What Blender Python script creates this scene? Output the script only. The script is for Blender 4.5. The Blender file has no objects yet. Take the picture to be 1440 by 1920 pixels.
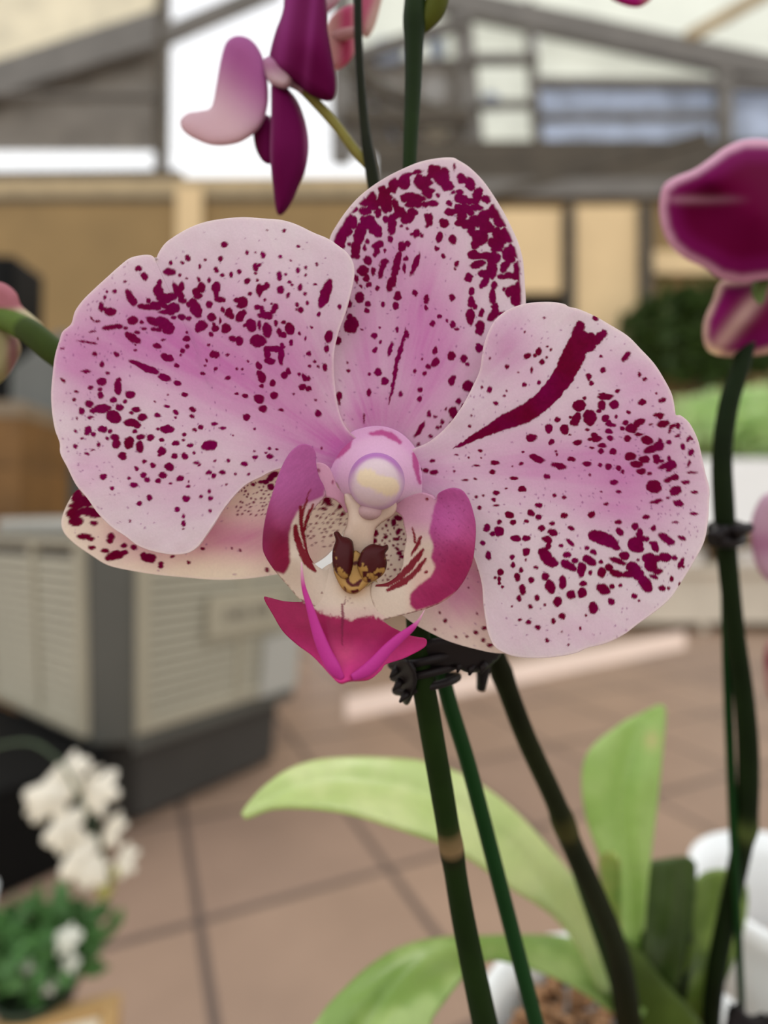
import bpy, bmesh, math, random
import numpy as np
from mathutils import Vector, Matrix
from mathutils.geometry import delaunay_2d_cdt
random.seed(5)
S = bpy.context.scene
COL = S.collection
# ------------------------------------------------------------------ camera
FPX, CX, CY, CAMZ = 1030.0, 720.0, 960.0, 1.10
TH = math.atan(30 / FPX)
RIGHT = np.array([1.0, 0, 0]); FWD = np.array([0, math.cos(TH), math.sin(TH)]); UP = np.array([0, -math.sin(TH), math.cos(TH)])
CAM = np.array([0, 0, CAMZ])
cd = bpy.data.cameras.new('camera'); cam = bpy.data.objects.new('camera', cd); COL.objects.link(cam)
cam.location = CAM; cam.rotation_euler = (math.pi / 2 + TH, 0, 0)
cd.sensor_fit = 'VERTICAL'; cd.sensor_height = 36; cd.lens = FPX / 1920 * 36
cd.clip_start = 0.01; cd.clip_end = 200
cd.dof.use_dof = True; cd.dof.focus_distance = 0.0915; cd.dof.aperture_fstop = 6.2
S.camera = cam
# ------------------------------------------------------------------ light
S.view_settings.view_transform = 'Standard'; S.view_settings.look = 'None'
S.view_settings.exposure = 0.48; S.view_settings.gamma = 1.0; S.view_settings.use_curve_mapping = False
w = bpy.data.worlds.new('sky'); S.world = w; w.use_nodes = True
nt = w.node_tree; bg = nt.nodes['Background']
tc = nt.nodes.new('ShaderNodeTexCoord'); sx = nt.nodes.new('ShaderNodeSeparateXYZ'); rp = nt.nodes.new('ShaderNodeValToRGB')
nt.links.new(tc.outputs['Generated'], sx.inputs[0]); nt.links.new(sx.outputs[2], rp.inputs[0]); nt.links.new(rp.outputs[0], bg.inputs[0])
e = rp.color_ramp.elements
e[0].position = 0.0; e[0].color = (0.62, 0.60, 0.56, 1)
e[1].position = 0.9; e[1].color = (0.98, 1.0, 1.06, 1)
m_ = rp.color_ramp.elements.new(0.25); m_.color = (0.95, 0.95, 0.93, 1)
bg.inputs[1].default_value = 1.0
sd = bpy.data.lights.new('sun', 'SUN'); sd.energy = 1.6; sd.angle = math.radians(12); sd.color = (1.0, 0.94, 0.86)
so = bpy.data.objects.new('sun', sd); COL.objects.link(so)
so.rotation_euler = (math.radians(-38), math.radians(16), 0)     # high sun from ahead, right

# ------------------------------------------------------------------ helpers
def lin(c):
    c = np.asarray(c, float) / 255.0
    return np.where(c <= 0.04045, c / 12.92, ((c + 0.055) / 1.055) ** 2.4)
def W(u, v, d):
    u = np.asarray(u, float); v = np.asarray(v, float); d = np.asarray(d, float)
    u, v, d = np.broadcast_arrays(u, v, d)
    return CAM + d[..., None] * (FWD + ((u - CX) / FPX)[..., None] * RIGHT - ((v - CY) / FPX)[..., None] * UP)
def atY(u, v, Y):                      # point of the place at world distance Y ahead
    r = FWD + (u - CX) / FPX * RIGHT - (v - CY) / FPX * UP
    return CAM + r * (Y / r[1])
def tag(o, label=None, cat=None, group=None, kind=None):
    if label: o['label'] = label
    if cat: o['category'] = cat
    if group: o['group'] = group
    if kind: o['kind'] = kind
    return o
def empty(name, loc, label, cat, group=None):
    o = bpy.data.objects.new(name, None); COL.objects.link(o); o.location = [float(x) for x in loc]; o.empty_display_size = 0.01
    return tag(o, label, cat, group)
def link(name, me, mat, parent=None):
    o = bpy.data.objects.new(name, me); COL.objects.link(o)
    if mat is not None: me.materials.append(mat)
    if parent is not None:
        o.parent = parent
        bpy_loc = parent_loc(parent)
        me.transform(Matrix.Translation(-bpy_loc))
    return o
def parent_loc(p):
    v = Vector((0, 0, 0))
    while p is not None:
        v = v + p.location; p = p.parent
    return v
def mesh_from(verts, faces, cols=None, smooth=True):
    me = bpy.data.meshes.new('mesh')
    verts = np.asarray(verts, np.float32)
    if isinstance(faces, np.ndarray) and faces.ndim == 2:
        n, k = faces.shape
        me.vertices.add(len(verts)); me.vertices.foreach_set('co', verts.ravel())
        me.loops.add(n * k); me.loops.foreach_set('vertex_index', faces.astype(np.int32).ravel())
        me.polygons.add(n); me.polygons.foreach_set('loop_start', np.arange(0, n * k, k, dtype=np.int32))
        me.update(calc_edges=True)
    else:
        me.from_pydata([tuple(map(float, p)) for p in verts], [], faces)
    if cols is not None:
        a = me.color_attributes.new('Col', 'FLOAT_COLOR', 'POINT')
        c = np.ones((len(verts), 4), np.float32); c[:, :3] = cols
        a.data.foreach_set('color', c.ravel())
    if smooth: me.polygons.foreach_set('use_smooth', np.ones(len(me.polygons), bool))
    me.update()
    return me
# noise
def _h(ix, iy, s):
    n = (ix.astype(np.int64) * 374761393 + iy.astype(np.int64) * 668265263 + s * 1274126177) & 0xffffffff
    n = ((n ^ (n >> 13)) * 1274126177) & 0xffffffff
    return ((n ^ (n >> 16)) & 0xffff) / 65535.0
def vnoise(x, y, s=0):
    ix = np.floor(x); iy = np.floor(y); fx = x - ix; fy = y - iy
    fx = fx * fx * (3 - 2 * fx); fy = fy * fy * (3 - 2 * fy)
    a = _h(ix, iy, s); b = _h(ix + 1, iy, s); c = _h(ix, iy + 1, s); d = _h(ix + 1, iy + 1, s)
    return (a * (1 - fx) + b * fx) * (1 - fy) + (c * (1 - fx) + d * fx) * fy
def fbm(x, y, s=0, o=3):
    r = 0; a = 0.5; t = 0
    for i in range(o):
        r = r + a * vnoise(x * 2 ** i, y * 2 ** i, s + i); t += a; a *= 0.5
    return r / t
def tps(pts, scale=100.0):
    P = np.array(pts, float); X = P[:, :2] / scale; n = len(P)
    def phi(r2): return 0.5 * r2 * np.log(r2 + 1e-9)
    D = ((X[:, None] - X[None]) ** 2).sum(-1)
    A = np.zeros((n + 3, n + 3)); A[:n, :n] = phi(D) + np.eye(n) * 0.02; A[:n, n] = 1; A[:n, n + 1:] = X; A[n, :n] = 1; A[n + 1:, :n] = X.T
    b = np.zeros(n + 3); b[:n] = P[:, 2]
    c = np.linalg.lstsq(A, b, rcond=None)[0]
    def f(u, v):
        q = np.stack([np.asarray(u, float), np.asarray(v, float)], -1) / scale
        r2 = ((q[..., None, :] - X) ** 2).sum(-1)
        return phi(r2) @ c[:n] + c[n] + q @ c[n + 1:]
    return f
def smooth_poly(P, n, closed=True):
    P = np.array(P, float)
    if closed: Q = np.vstack([P[-1], P, P[0], P[1]])
    else: Q = np.vstack([2 * P[0] - P[1], P, 2 * P[-1] - P[-2]])
    out = []
    m = len(P) if closed else len(P) - 1
    for i in range(m):
        p0, p1, p2, p3 = Q[i], Q[i + 1], Q[i + 2], Q[i + 3]
        t = np.linspace(0, 1, 12, endpoint=False)[:, None]
        out.append(0.5 * (2 * p1 + (p2 - p0) * t + (2 * p0 - 5 * p1 + 4 * p2 - p3) * t ** 2 + (3 * p1 - p0 - 3 * p2 + p3) * t ** 3))
    C = np.vstack(out)
    if not closed: C = np.vstack([C, P[-1]])
    D = np.vstack([C, C[0]]) if closed else C
    L = np.concatenate([[0], np.cumsum(np.sqrt(((D[1:, :2] - D[:-1, :2]) ** 2).sum(1)))])
    s = np.linspace(0, L[-1], n, endpoint=not closed)
    return np.stack([np.interp(s, L, D[:, k]) for k in range(D.shape[1])], 1)
def poly_sd(u, v, P):                   # signed distance, negative inside
    P = np.asarray(P, float); A = P; B = np.roll(P, -1, 0)
    best = np.full(u.shape, 1e9); ins = np.zeros(u.shape, bool)
    for (ax, ay), (bx, by) in zip(A, B):
        ex, ey = bx - ax, by - ay; L = ex * ex + ey * ey + 1e-9
        t = np.clip(((u - ax) * ex + (v - ay) * ey) / L, 0, 1)
        best = np.minimum(best, (u - ax - t * ex) ** 2 + (v - ay - t * ey) ** 2)
        c = (ay > v) != (by > v)
        with np.errstate(divide='ignore', invalid='ignore'):
            xi = (bx - ax) * (v - ay) / (by - ay + 1e-12) + ax
        ins ^= c & (u < xi)
    d = np.sqrt(best)
    return np.where(ins, -d, d)
def zc(lst, ox, oy, s):                 # a flat list of outline points measured on an enlargement
    a = np.array(lst, float).reshape(-1, 2); return np.stack([a[:, 0] / s + ox, a[:, 1] / s + oy], 1)
def sm(x, a, b):
    t = np.clip((x - a) / (b - a), 0, 1); return t * t * (3 - 2 * t)
def mixc(c, d, m):
    return c * (1 - m[:, None]) + np.asarray(d) * m[:, None]
# materials
def mat_nodes(name):
    m = bpy.data.materials.new(name); m.use_nodes = True
    return m, m.node_tree, m.node_tree.nodes['Principled BSDF'], m.node_tree.nodes['Material Output']
def plain(name, rgb, rough=0.6, metal=0.0, noise=0.12, scale=8.0, spec=0.4, trans=0.0, bump=0.0):
    m, t, p, out = mat_nodes(name)
    c = lin(rgb)
    tcn = t.nodes.new('ShaderNodeTexCoord'); n = t.nodes.new('ShaderNodeTexNoise'); n.inputs['Scale'].default_value = scale; n.inputs['Detail'].default_value = 4
    t.links.new(tcn.outputs['Object'], n.inputs['Vector'])
    r = t.nodes.new('ShaderNodeValToRGB'); t.links.new(n.outputs['Fac'], r.inputs[0])
    r.color_ramp.elements[0].position = 0.3; r.color_ramp.elements[1].position = 0.7
    r.color_ramp.elements[0].color = (*np.clip(c * (1 - noise), 0, 1), 1); r.color_ramp.elements[1].color = (*np.clip(c * (1 + noise), 0, 1), 1)
    t.links.new(r.outputs[0], p.inputs['Base Color'])
    p.inputs['Roughness'].default_value = rough; p.inputs['Metallic'].default_value = metal; p.inputs['Specular IOR Level'].default_value = spec
    if bump:
        b = t.nodes.new('ShaderNodeBump'); b.inputs['Strength'].default_value = bump; b.inputs['Distance'].default_value = 0.002
        t.links.new(n.outputs['Fac'], b.inputs['Height']); t.links.new(b.outputs[0], p.inputs['Normal'])
    if trans > 0:
        tr = t.nodes.new('ShaderNodeBsdfTranslucent'); t.links.new(r.outputs[0], tr.inputs[0])
        mx = t.nodes.new('ShaderNodeMixShader'); mx.inputs[0].default_value = trans
        t.links.new(p.outputs[0], mx.inputs[1]); t.links.new(tr.outputs[0], mx.inputs[2]); t.links.new(mx.outputs[0], out.inputs[0])
    return m
def tissue(name, trans=0.35, rough=0.5, spec=0.25, nscale=2500.0, bump=0.15, sheen=0.0, amount=0.06):
    """plant tissue: pigment from the mesh's colour attribute, fine cell grain, light passes through"""
    m, t, p, out = mat_nodes(name)
    a = t.nodes.new('ShaderNodeAttribute'); a.attribute_name = 'Col'
    tcn = t.nodes.new('ShaderNodeTexCoord'); n = t.nodes.new('ShaderNodeTexNoise'); n.inputs['Scale'].default_value = nscale; n.inputs['Detail'].default_value = 2
    t.links.new(tcn.outputs['Object'], n.inputs['Vector'])
    mr = t.nodes.new('ShaderNodeMapRange'); mr.inputs['To Min'].default_value = 1 - amount; mr.inputs['To Max'].default_value = 1 + amount
    t.links.new(n.outputs['Fac'], mr.inputs[0])
    mu = t.nodes.new('ShaderNodeVectorMath'); mu.operation = 'SCALE'; t.links.new(a.outputs['Color'], mu.inputs[0]); t.links.new(mr.outputs[0], mu.inputs['Scale'])
    t.links.new(mu.outputs[0], p.inputs['Base Color'])
    p.inputs['Roughness'].default_value = rough; p.inputs['Specular IOR Level'].default_value = spec
    b = t.nodes.new('ShaderNodeBump'); b.inputs['Strength'].default_value = bump; b.inputs['Distance'].default_value = 0.0002
    t.links.new(n.outputs['Fac'], b.inputs['Height']); t.links.new(b.outputs[0], p.inputs['Normal'])
    tr = t.nodes.new('ShaderNodeBsdfTranslucent'); t.links.new(mu.outputs[0], tr.inputs[0])
    mx = t.nodes.new('ShaderNodeMixShader'); mx.inputs[0].default_value = trans
    t.links.new(p.outputs[0], mx.inputs[1]); t.links.new(tr.outputs[0], mx.inputs[2]); t.links.new(mx.outputs[0], out.inputs[0])
    return m
M_PETAL = tissue('petal_tissue', 0.45, rough=0.7, spec=0.06)
M_LIP = tissue('lip_tissue', 0.22, rough=0.45, spec=0.25)
M_STEM = tissue('stem_tissue', 0.0, rough=0.6, spec=0.08, nscale=400, bump=0.25, amount=0.15)
M_LEAF = tissue('leaf_tissue', 0.35, rough=0.35, spec=0.5, nscale=300, bump=0.1, amount=0.08)

def solid(o, th, off=1.0):
    m = o.modifiers.new('thickness', 'SOLIDIFY'); m.thickness = th; m.offset = off; m.use_rim = True; return o
def polar_sheet(name, outline, centre, depth, color, mat, parent, N=720, Mr=150, th=0.0006, ripple=0.0, dome=None):
    O = smooth_poly(outline, N)
    c = np.array(centre, float)
    t = np.linspace(0, 1, Mr + 1)[1:] ** 0.85
    U = c[0] + (O[:, 0] - c[0])[None] * t[:, None]; V = c[1] + (O[:, 1] - c[1])[None] * t[:, None]
    u = np.concatenate([[c[0]], U.ravel()]); v = np.concatenate([[c[1]], V.ravel()])
    d = depth(u, v)
    if ripple:
        tt = np.concatenate([[0], np.repeat(t, N)])
        d = d + ripple * (fbm(u / 90, v / 90, 7) - 0.5) * tt ** 2
    pos = W(u, v, d)
    i = np.arange(N); j = (i + 1) % N
    quads = []
    base = 1 + np.arange(Mr - 1)[:, None] * N
    q = np.stack([base + i, base + N + i, base + N + j, base + j], -1).reshape(-1, 4)
    me = bpy.data.meshes.new('mesh')
    tri = np.stack([np.zeros(N, int), 1 + i, 1 + j], 1)
    nv = len(u); nl = q.size + tri.size
    me.vertices.add(nv); me.vertices.foreach_set('co', pos.astype(np.float32).ravel())
    me.loops.add(nl); me.loops.foreach_set('vertex_index', np.concatenate([q.ravel(), tri.ravel()]).astype(np.int32))
    me.polygons.add(len(q) + len(tri))
    me.polygons.foreach_set('loop_start', np.concatenate([np.arange(len(q)) * 4, q.size + np.arange(len(tri)) * 3]).astype(np.int32))
    me.update(calc_edges=True)
    a = me.color_attributes.new('Col', 'FLOAT_COLOR', 'POINT'); cc = np.ones((nv, 4), np.float32); cc[:, :3] = np.clip(color(u, v), 0, 1); a.data.foreach_set('color', cc.ravel())
    me.polygons.foreach_set('use_smooth', np.ones(len(me.polygons), bool)); me.update()
    o = link(name, me, mat, parent); solid(o, th); return o
def cdt_sheet(name, outline, spacing, depth, color, mat, parent, th=0.0006, dome=0.0, domek=15.0, n=None, smoothp=True):
    P = np.array(outline, float)
    per = np.sqrt(((P - np.roll(P, -1, 0)) ** 2).sum(1)).sum()
    O = smooth_poly(P, n or max(16, int(per / spacing))) if smoothp else P
    x0, y0 = O.min(0); x1, y1 = O.max(0)
    gx, gy = np.meshgrid(np.arange(x0, x1, spacing), np.arange(y0, y1, spacing * 0.87))
    gx = gx + (np.arange(gx.shape[0]) % 2)[:, None] * spacing * 0.5
    gx = gx.ravel(); gy = gy.ravel()
    s = poly_sd(gx, gy, O); k = s < -spacing * 0.55
    pts = np.vstack([O, np.stack([gx[k], gy[k]], 1)]); nb = len(O)
    vs, es, fs, *_ = delaunay_2d_cdt([Vector(p) for p in pts], [], [list(range(nb))], 1, 1e-6)
    vv = np.array([(p.x, p.y) for p in vs]); u, v = vv[:, 0], vv[:, 1]
    d = depth(u, v) if callable(depth) else np.full(len(u), float(depth))
    if dome:
        e_ = np.maximum(0, -poly_sd(u, v, O)); d = d - dome * np.sqrt(1 - (1 - np.clip(e_ / domek, 0, 1)) ** 2)
    pos = W(u, v, d)
    me = mesh_from(pos, np.array([f for f in fs if len(f) == 3]), np.clip(color(u, v), 0, 1))
    me.flip_normals()
    o = link(name, me, mat, parent)
    if th: solid(o, th, -1.0)
    return o
def tube_mesh(pts, rad, nseg=16, cols=None, flat=1.0):
    """pts (n,3) world, rad (n) metres"""
    P = np.array(pts, float); R = np.array(rad, float); n = len(P)
    T = np.gradient(P, axis=0); T /= np.linalg.norm(T, axis=1)[:, None] + 1e-12
    ref = np.array([0.0, 1.0, 0.05]); verts = []; fcs = []
    for k in range(n):
        a = np.cross(T[k], ref); a /= np.linalg.norm(a) + 1e-12; b = np.cross(T[k], a)
        for j in range(nseg):
            th = 2 * math.pi * j / nseg; verts.append(P[k] + R[k] * (math.cos(th) * a + flat * math.sin(th) * b))
    for k in range(n - 1):
        for j in range(nseg):
            j2 = (j + 1) % nseg; fcs.append((k * nseg + j, k * nseg + j2, (k + 1) * nseg + j2, (k + 1) * nseg + j))
    fcs.append(tuple(range(nseg - 1, -1, -1))); fcs.append(tuple((n - 1) * nseg + j for j in range(nseg)))
    cc = None
    if cols is not None: cc = np.repeat(np.array(cols, float), nseg, 0)
    return mesh_from(verts, fcs, cc)
def px_tube(name, ctrl, mat, parent, colf, n=90, nseg=18, flat=1.0, lumps=()):
    """ctrl rows: u, v, depth m, half width px"""
    C = smooth_poly(np.array(ctrl, float) * np.array([1, 1, 1, 1]), n, closed=False)
    pos = W(C[:, 0], C[:, 1], C[:, 2]); r = C[:, 3] * C[:, 2] / FPX
    for (lv, amp, sg) in lumps: r = r * (1 + amp * np.exp(-((C[:, 1] - lv) / sg) ** 2))
    cols = np.array([colf(u, v, k / (n - 1)) for k, (u, v) in enumerate(C[:, :2])])
    return link(name, tube_mesh(pos, r, nseg, cols, flat), mat, parent)
def ball(name, u, v, d, ru, rv, rd, color, mat, parent, n=48):
    """ellipsoid: centre pixel/depth, radii px, px, metres"""
    th = np.linspace(0, math.pi, n // 2 + 1); ph = np.linspace(0, 2 * math.pi, n, endpoint=False)
    T, Ph = np.meshgrid(th, ph, indexing='ij')
    x = np.sin(T) * np.cos(Ph); y = np.sin(T) * np.sin(Ph); z = np.cos(T)
    s = d / FPX
    c = W(u, v, d)
    pos = c + (x * ru * s)[..., None] * RIGHT - (y * rv * s)[..., None] * UP - (z * rd)[..., None] * FWD
    uu = (u + x * ru).ravel(); vv = (v + y * rv).ravel()
    fc = []
    for i in range(n // 2):
        for j in range(n):
            fc.append((i * n + j, i * n + (j + 1) % n, (i + 1) * n + (j + 1) % n, (i + 1) * n + j))
    me = mesh_from(pos.reshape(-1, 3), fc, np.clip(color(uu, vv), 0, 1))
    bm = bmesh.new(); bm.from_mesh(me); bmesh.ops.remove_doubles(bm, verts=bm.verts, dist=1e-7); bmesh.ops.recalc_face_normals(bm, faces=bm.faces); bm.to_mesh(me); bm.free()
    return link(name, me, mat, parent)
class BM:
    def __init__(s): s.b = bmesh.new()
    def box(s, x0, x1, y0, y1, z0, z1, M=None):
        vs = [s.b.verts.new(Vector(p)) for p in ((x0, y0, z0), (x1, y0, z0), (x1, y1, z0), (x0, y1, z0), (x0, y0, z1), (x1, y0, z1), (x1, y1, z1), (x0, y1, z1))]
        for f in ((3, 2, 1, 0), (4, 5, 6, 7), (0, 1, 5, 4), (1, 2, 6, 5), (2, 3, 7, 6), (3, 0, 4, 7)): s.b.faces.new([vs[i] for i in f])
        if M is not None:
            for v in vs: v.co = M @ v.co
        return s
    def prism(s, poly, z0, z1, M=None):       # polygon in xy extruded along z
        n = len(poly); lo = [s.b.verts.new(Vector((p[0], p[1], z0))) for p in poly]; hi = [s.b.verts.new(Vector((p[0], p[1], z1))) for p in poly]
        s.b.faces.new(lo[::-1]); s.b.faces.new(hi)
        for i in range(n): s.b.faces.new((lo[i], lo[(i + 1) % n], hi[(i + 1) % n], hi[i]))
        if M is not None:
            for v in lo + hi: v.co = M @ v.co
        return s
    def lathe(s, prof, c=(0, 0, 0), n=40):
        rings = [[s.b.verts.new((c[0] + r * math.cos(2 * math.pi * k / n), c[1] + r * math.sin(2 * math.pi * k / n), c[2] + z)) for k in range(n)] for r, z in prof]
        for a, b in zip(rings, rings[1:]):
            for k in range(n): s.b.faces.new((a[k], a[(k + 1) % n], b[(k + 1) % n], b[k]))
        s.b.faces.new(rings[0][::-1]); s.b.faces.new(rings[-1]); return s
    def build(s, name, mat, parent=None, bevel=0.0, smooth=False):
        bmesh.ops.recalc_face_normals(s.b, faces=s.b.faces)
        me = bpy.data.meshes.new('mesh'); s.b.to_mesh(me); s.b.free()
        if smooth: me.polygons.foreach_set('use_smooth', np.ones(len(me.polygons), bool))
        o = link(name, me, mat, parent)
        if bevel:
            m = o.modifiers.new('bevel', 'BEVEL'); m.width = bevel; m.segments = 3; m.limit_method = 'ANGLE'
        return o
def struct(o): o['kind'] = 'structure'; return o
# ================================================================== the place: floor, wall, glazing
def tile_mat():
    m, t, p, out = mat_nodes('terracotta_tiles')
    tcn = t.nodes.new('ShaderNodeTexCoord'); mp = t.nodes.new('ShaderNodeMapping'); mp.inputs['Rotation'].default_value = (0, 0, math.radians(-24))
    b0, a0, T = 0.166, 1.643, 0.583
    mp.inputs['Location'].default_value = (-(b0 % T), -(a0 % T), 0)
    t.links.new(tcn.outputs['Object'], mp.inputs[0])
    br = t.nodes.new('ShaderNodeTexBrick'); br.offset = 0; br.squash = 1
    br.inputs['Scale'].default_value = 1; br.inputs['Brick Width'].default_value = T; br.inputs['Row Height'].default_value = T
    br.inputs['Mortar Size'].default_value = 0.015; br.inputs['Mortar Smooth'].default_value = 0.3
    br.inputs['Color1'].default_value = (*lin((166, 138, 116)), 1); br.inputs['Color2'].default_value = (*lin((154, 128, 110)), 1); br.inputs['Mortar'].default_value = (*lin((104, 88, 78)), 1)
    t.links.new(mp.outputs[0], br.inputs['Vector'])
    n = t.nodes.new('ShaderNodeTexNoise'); n.inputs['Scale'].default_value = 3.5; n.inputs['Detail'].default_value = 5; t.links.new(tcn.outputs['Object'], n.inputs['Vector'])
    mr = t.nodes.new('ShaderNodeMapRange'); mr.inputs['To Min'].default_value = 0.8; mr.inputs['To Max'].default_value = 1.2; t.links.new(n.outputs['Fac'], mr.inputs[0])
    mu = t.nodes.new('ShaderNodeVectorMath'); mu.operation = 'SCALE'; t.links.new(br.outputs['Color'], mu.inputs[0]); t.links.new(mr.outputs[0], mu.inputs['Scale'])
    t.links.new(mu.outputs[0], p.inputs['Base Color']); p.inputs['Roughness'].default_value = 0.42; p.inputs['Specular IOR Level'].default_value = 0.5
    return m
struct(BM().box(-16, 16, -6, 9.2, -0.08, 0).build('floor', tile_mat()))
M_WALL = plain('ochre_plaster', (147, 121, 79), 0.8, noise=0.10, scale=1.2)
M_WALLP = plain('pale_board', (228, 200, 154), 0.8, noise=0.06, scale=2)
M_BEAM = plain('weathered_steel', (112, 108, 102), 0.6, noise=0.15, scale=3)
M_DARKB = plain('dark_timber', (78, 70, 58), 0.7, noise=0.2, scale=4)
M_TANB = plain('tan_timber', (176, 156, 120), 0.7, noise=0.15, scale=4)
M_FROST = plain('frosted_polycarbonate', (236, 238, 232), 0.5, noise=0.05, scale=1.5, trans=0.7)
M_FROSTB = plain('bluish_polycarbonate', (198, 206, 220), 0.5, noise=0.22, scale=3.2, trans=0.5)
M_SHADE = plain('grey_shade_cloth', (150, 144, 136), 0.9, noise=0.15, scale=3, trans=0.35)
M_SHADEL = plain('pale_shade_cloth', (236, 230, 212), 0.9, noise=0.08, scale=2.5, trans=0.45)
M_GLASS = None
def glass():
    m, t, p, out = mat_nodes('clear_pane')
    p.inputs['Base Color'].default_value = (0.95, 0.98, 1, 1); p.inputs['Roughness'].default_value = 0.05
    g = t.nodes.new('ShaderNodeBsdfTransparent'); mx = t.nodes.new('ShaderNodeMixShader'); mx.inputs[0].default_value = 0.9
    t.links.new(p.outputs[0], mx.inputs[1]); t.links.new(g.outputs[0], mx.inputs[2]); t.links.new(mx.outputs[0], out.inputs[0]); return m
M_GLASS = glass()
YW = 7.5
def px_slab(name, poly, Y, th, mat, parent=None, bevel=0.0):
    """a flat panel of the building standing at distance Y, th thick"""
    q = [atY(u, v, Y) for u, v in poly]
    Mx = Matrix(((1, 0, 0, 0), (0, 0, 1, Y), (0, 1, 0, 0), (0, 0, 0, 1)))
    return BM().prism([(p[0], p[2]) for p in q], 0, th, Mx).build(name, mat, parent, bevel)
def px_bar(name, a, b, wpx, Y, th, mat, parent=None):
    a = np.array(a, float); b = np.array(b, float); d = (b - a) / np.linalg.norm(b - a); n = np.array([-d[1], d[0]]) * wpx / 2
    return px_slab(name, [a + n, b + n, b - n, a - n], Y, th, mat, parent)
# wall
zt = atY(0, 372, YW)[2]
struct(BM().box(-14, 14, YW, YW + 0.2, 0, zt).build('wall_back', M_WALL))
# glazing above the wall, one structure object per pane
panes = [('pale', M_SHADEL, [(-1200, -160), (300, -160), (292, 60), (100, 145), (-1200, 560)]),
         ('grey', M_SHADE, [(-1200, 560), (100, 145), (292, 70), (290, 282), (-300, 282)]),
         ('strip', M_GLASS, [(-300, 282), (300, 276), (300, 318), (-300, 322)]),
         ('open', M_GLASS, [(318, -160), (640, -160), (640, 290), (306, 290)]),
         ('centre', M_SHADE, [(640, 110), (860, 110), (880, 290), (640, 290)]),
         ('centre', M_FROST, [(640, -160), (860, -160), (860, 110), (640, 110)]),
         ('right', M_FROST, [(870, 0), (1000, 35), (1010, 285), (890, 285)]),
         ('right', M_FROSTB, [(1010, 150), (1360, 165), (1360, 285), (1018, 285)]),
         ('right', M_FROST, [(1006, 36), (1360, 112), (1360, 165), (1010, 150)]),
         ('right', M_FROSTB, [(1370, 130), (2900, 340), (2900, 285), (1370, 285)])]
for i, (k, m, poly) in enumerate(panes):
    struct(px_slab('window_%d' % (i + 1), poly, YW + 0.25, 0.02, m))
struct(px_slab('ceiling', [(860, -300), (1900, -300), (1900, 200), (1440, 112), (870, -6)], YW + 0.6, 0.03, M_FROST))
bars = [((-300, 240), (305, 45), 62, M_BEAM), ((306, -160), (300, 325), 22, M_DARKB), ((305, 62), (520, -30), 26, M_BEAM),
        ((-300, 330), (340, 324), 14, M_DARKB), ((-300, 352), (700, 348), 34, M_TANB), ((-300, 375), (700, 370), 10, M_DARKB),
        ((850, -160), (893, 300), 34, M_BEAM), ((992, 0), (1012, 300), 16, M_BEAM), ((1362, 100), (1362, 300), 26, M_BEAM),
        ((1000, 150), (1900, 158), 14, M_BEAM), ((820, -10), (1900, 222), 44, M_BEAM), ((640, -160), (640, 300), 40, M_BEAM),
        ((640, 130), (880, 230), 16, M_DARKB), ((640, 110), (880, 30), 18, M_BEAM), ((1290, 66), (1460, -30), 18, M_TANB),
        ((700, 285), (1900, 285), 44, M_DARKB), ((700, 325), (1900, 318), 30, M_DARKB), ((700, 352), (1900, 350), 34, M_BEAM),
        ((880, 380), (1330, 250), 16, M_DARKB), ((640, 60), (780, 290), 14, M_DARKB), ((870, 105), (1010, 105), 12, M_BEAM), ((885, 190), (1010, 190), 8, M_BEAM), ((1010, 215), (1360, 212), 6, M_BEAM), ((0, 175), (290, 175), 5, M_BEAM), ((640, 215), (880, 215), 26, M_DARKB)]
for i, (a, b, wd, m) in enumerate(bars):
    struct(px_bar('trim_%d' % (i + 1), a, b, wd, YW + 0.02 - 0.008 * i, 0.12, m))
for i, (cx_, cy_, rx_, ry_, m) in enumerate([(725, 95, 34, 26, M_FROSTB), (722, 170, 32, 24, M_GLASS), (815, 165, 26, 26, M_GLASS), (820, 90, 16, 22, M_FROSTB), (700, 215, 12, 20, M_FROSTB), (745, 235, 14, 30, M_FROSTB), (820, 235, 26, 28, M_SHADEL), (920, 190, 20, 18, M_FROSTB)]):
    struct(px_slab('window_%d' % (30 + i), [(cx_ + rx_ * math.cos(a), cy_ + ry_ * math.sin(a)) for a in np.linspace(0, 2 * math.pi, 13)[:-1]], YW + .2, .02, m))  # round patches in place of blurred spots of bright sky
# boards on the wall, right of the flower
for i, (x0, x1, y0, y1) in enumerate([(930, 1052, 392, 548), (1080, 1200, 386, 1000), (1215, 1420, 470, 512)]):
    struct(px_slab('trim_%d' % (40 + i), [(x0, y0), (x1, y0), (x1, y1), (x0, y1)], YW - 0.12, 0.06, M_WALLP))
struct(px_slab('trim_50', [(1060, 380), (1078, 380), (1078, 700), (1060, 700)], YW - 0.2, 0.06, M_DARKB))
struct(px_slab('trim_51', [(1200, 380), (1225, 380), (1225, 640), (1200, 640)], YW - 0.2, 0.06, M_DARKB))
struct(px_slab('trim_52', [(330, 350), (378, 350), (378, 640), (330, 640)], YW - 0.1, 0.06, M_WALLP))
M_BLACK = plain('black_plastic', (9, 9, 8), 0.7, noise=0.2, spec=0.15)
o = px_slab('trim_70', [(960, 540), (1078, 540), (1078, 800), (960, 800)], YW - 0.05, 0.04, M_BLACK); struct(o)
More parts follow.
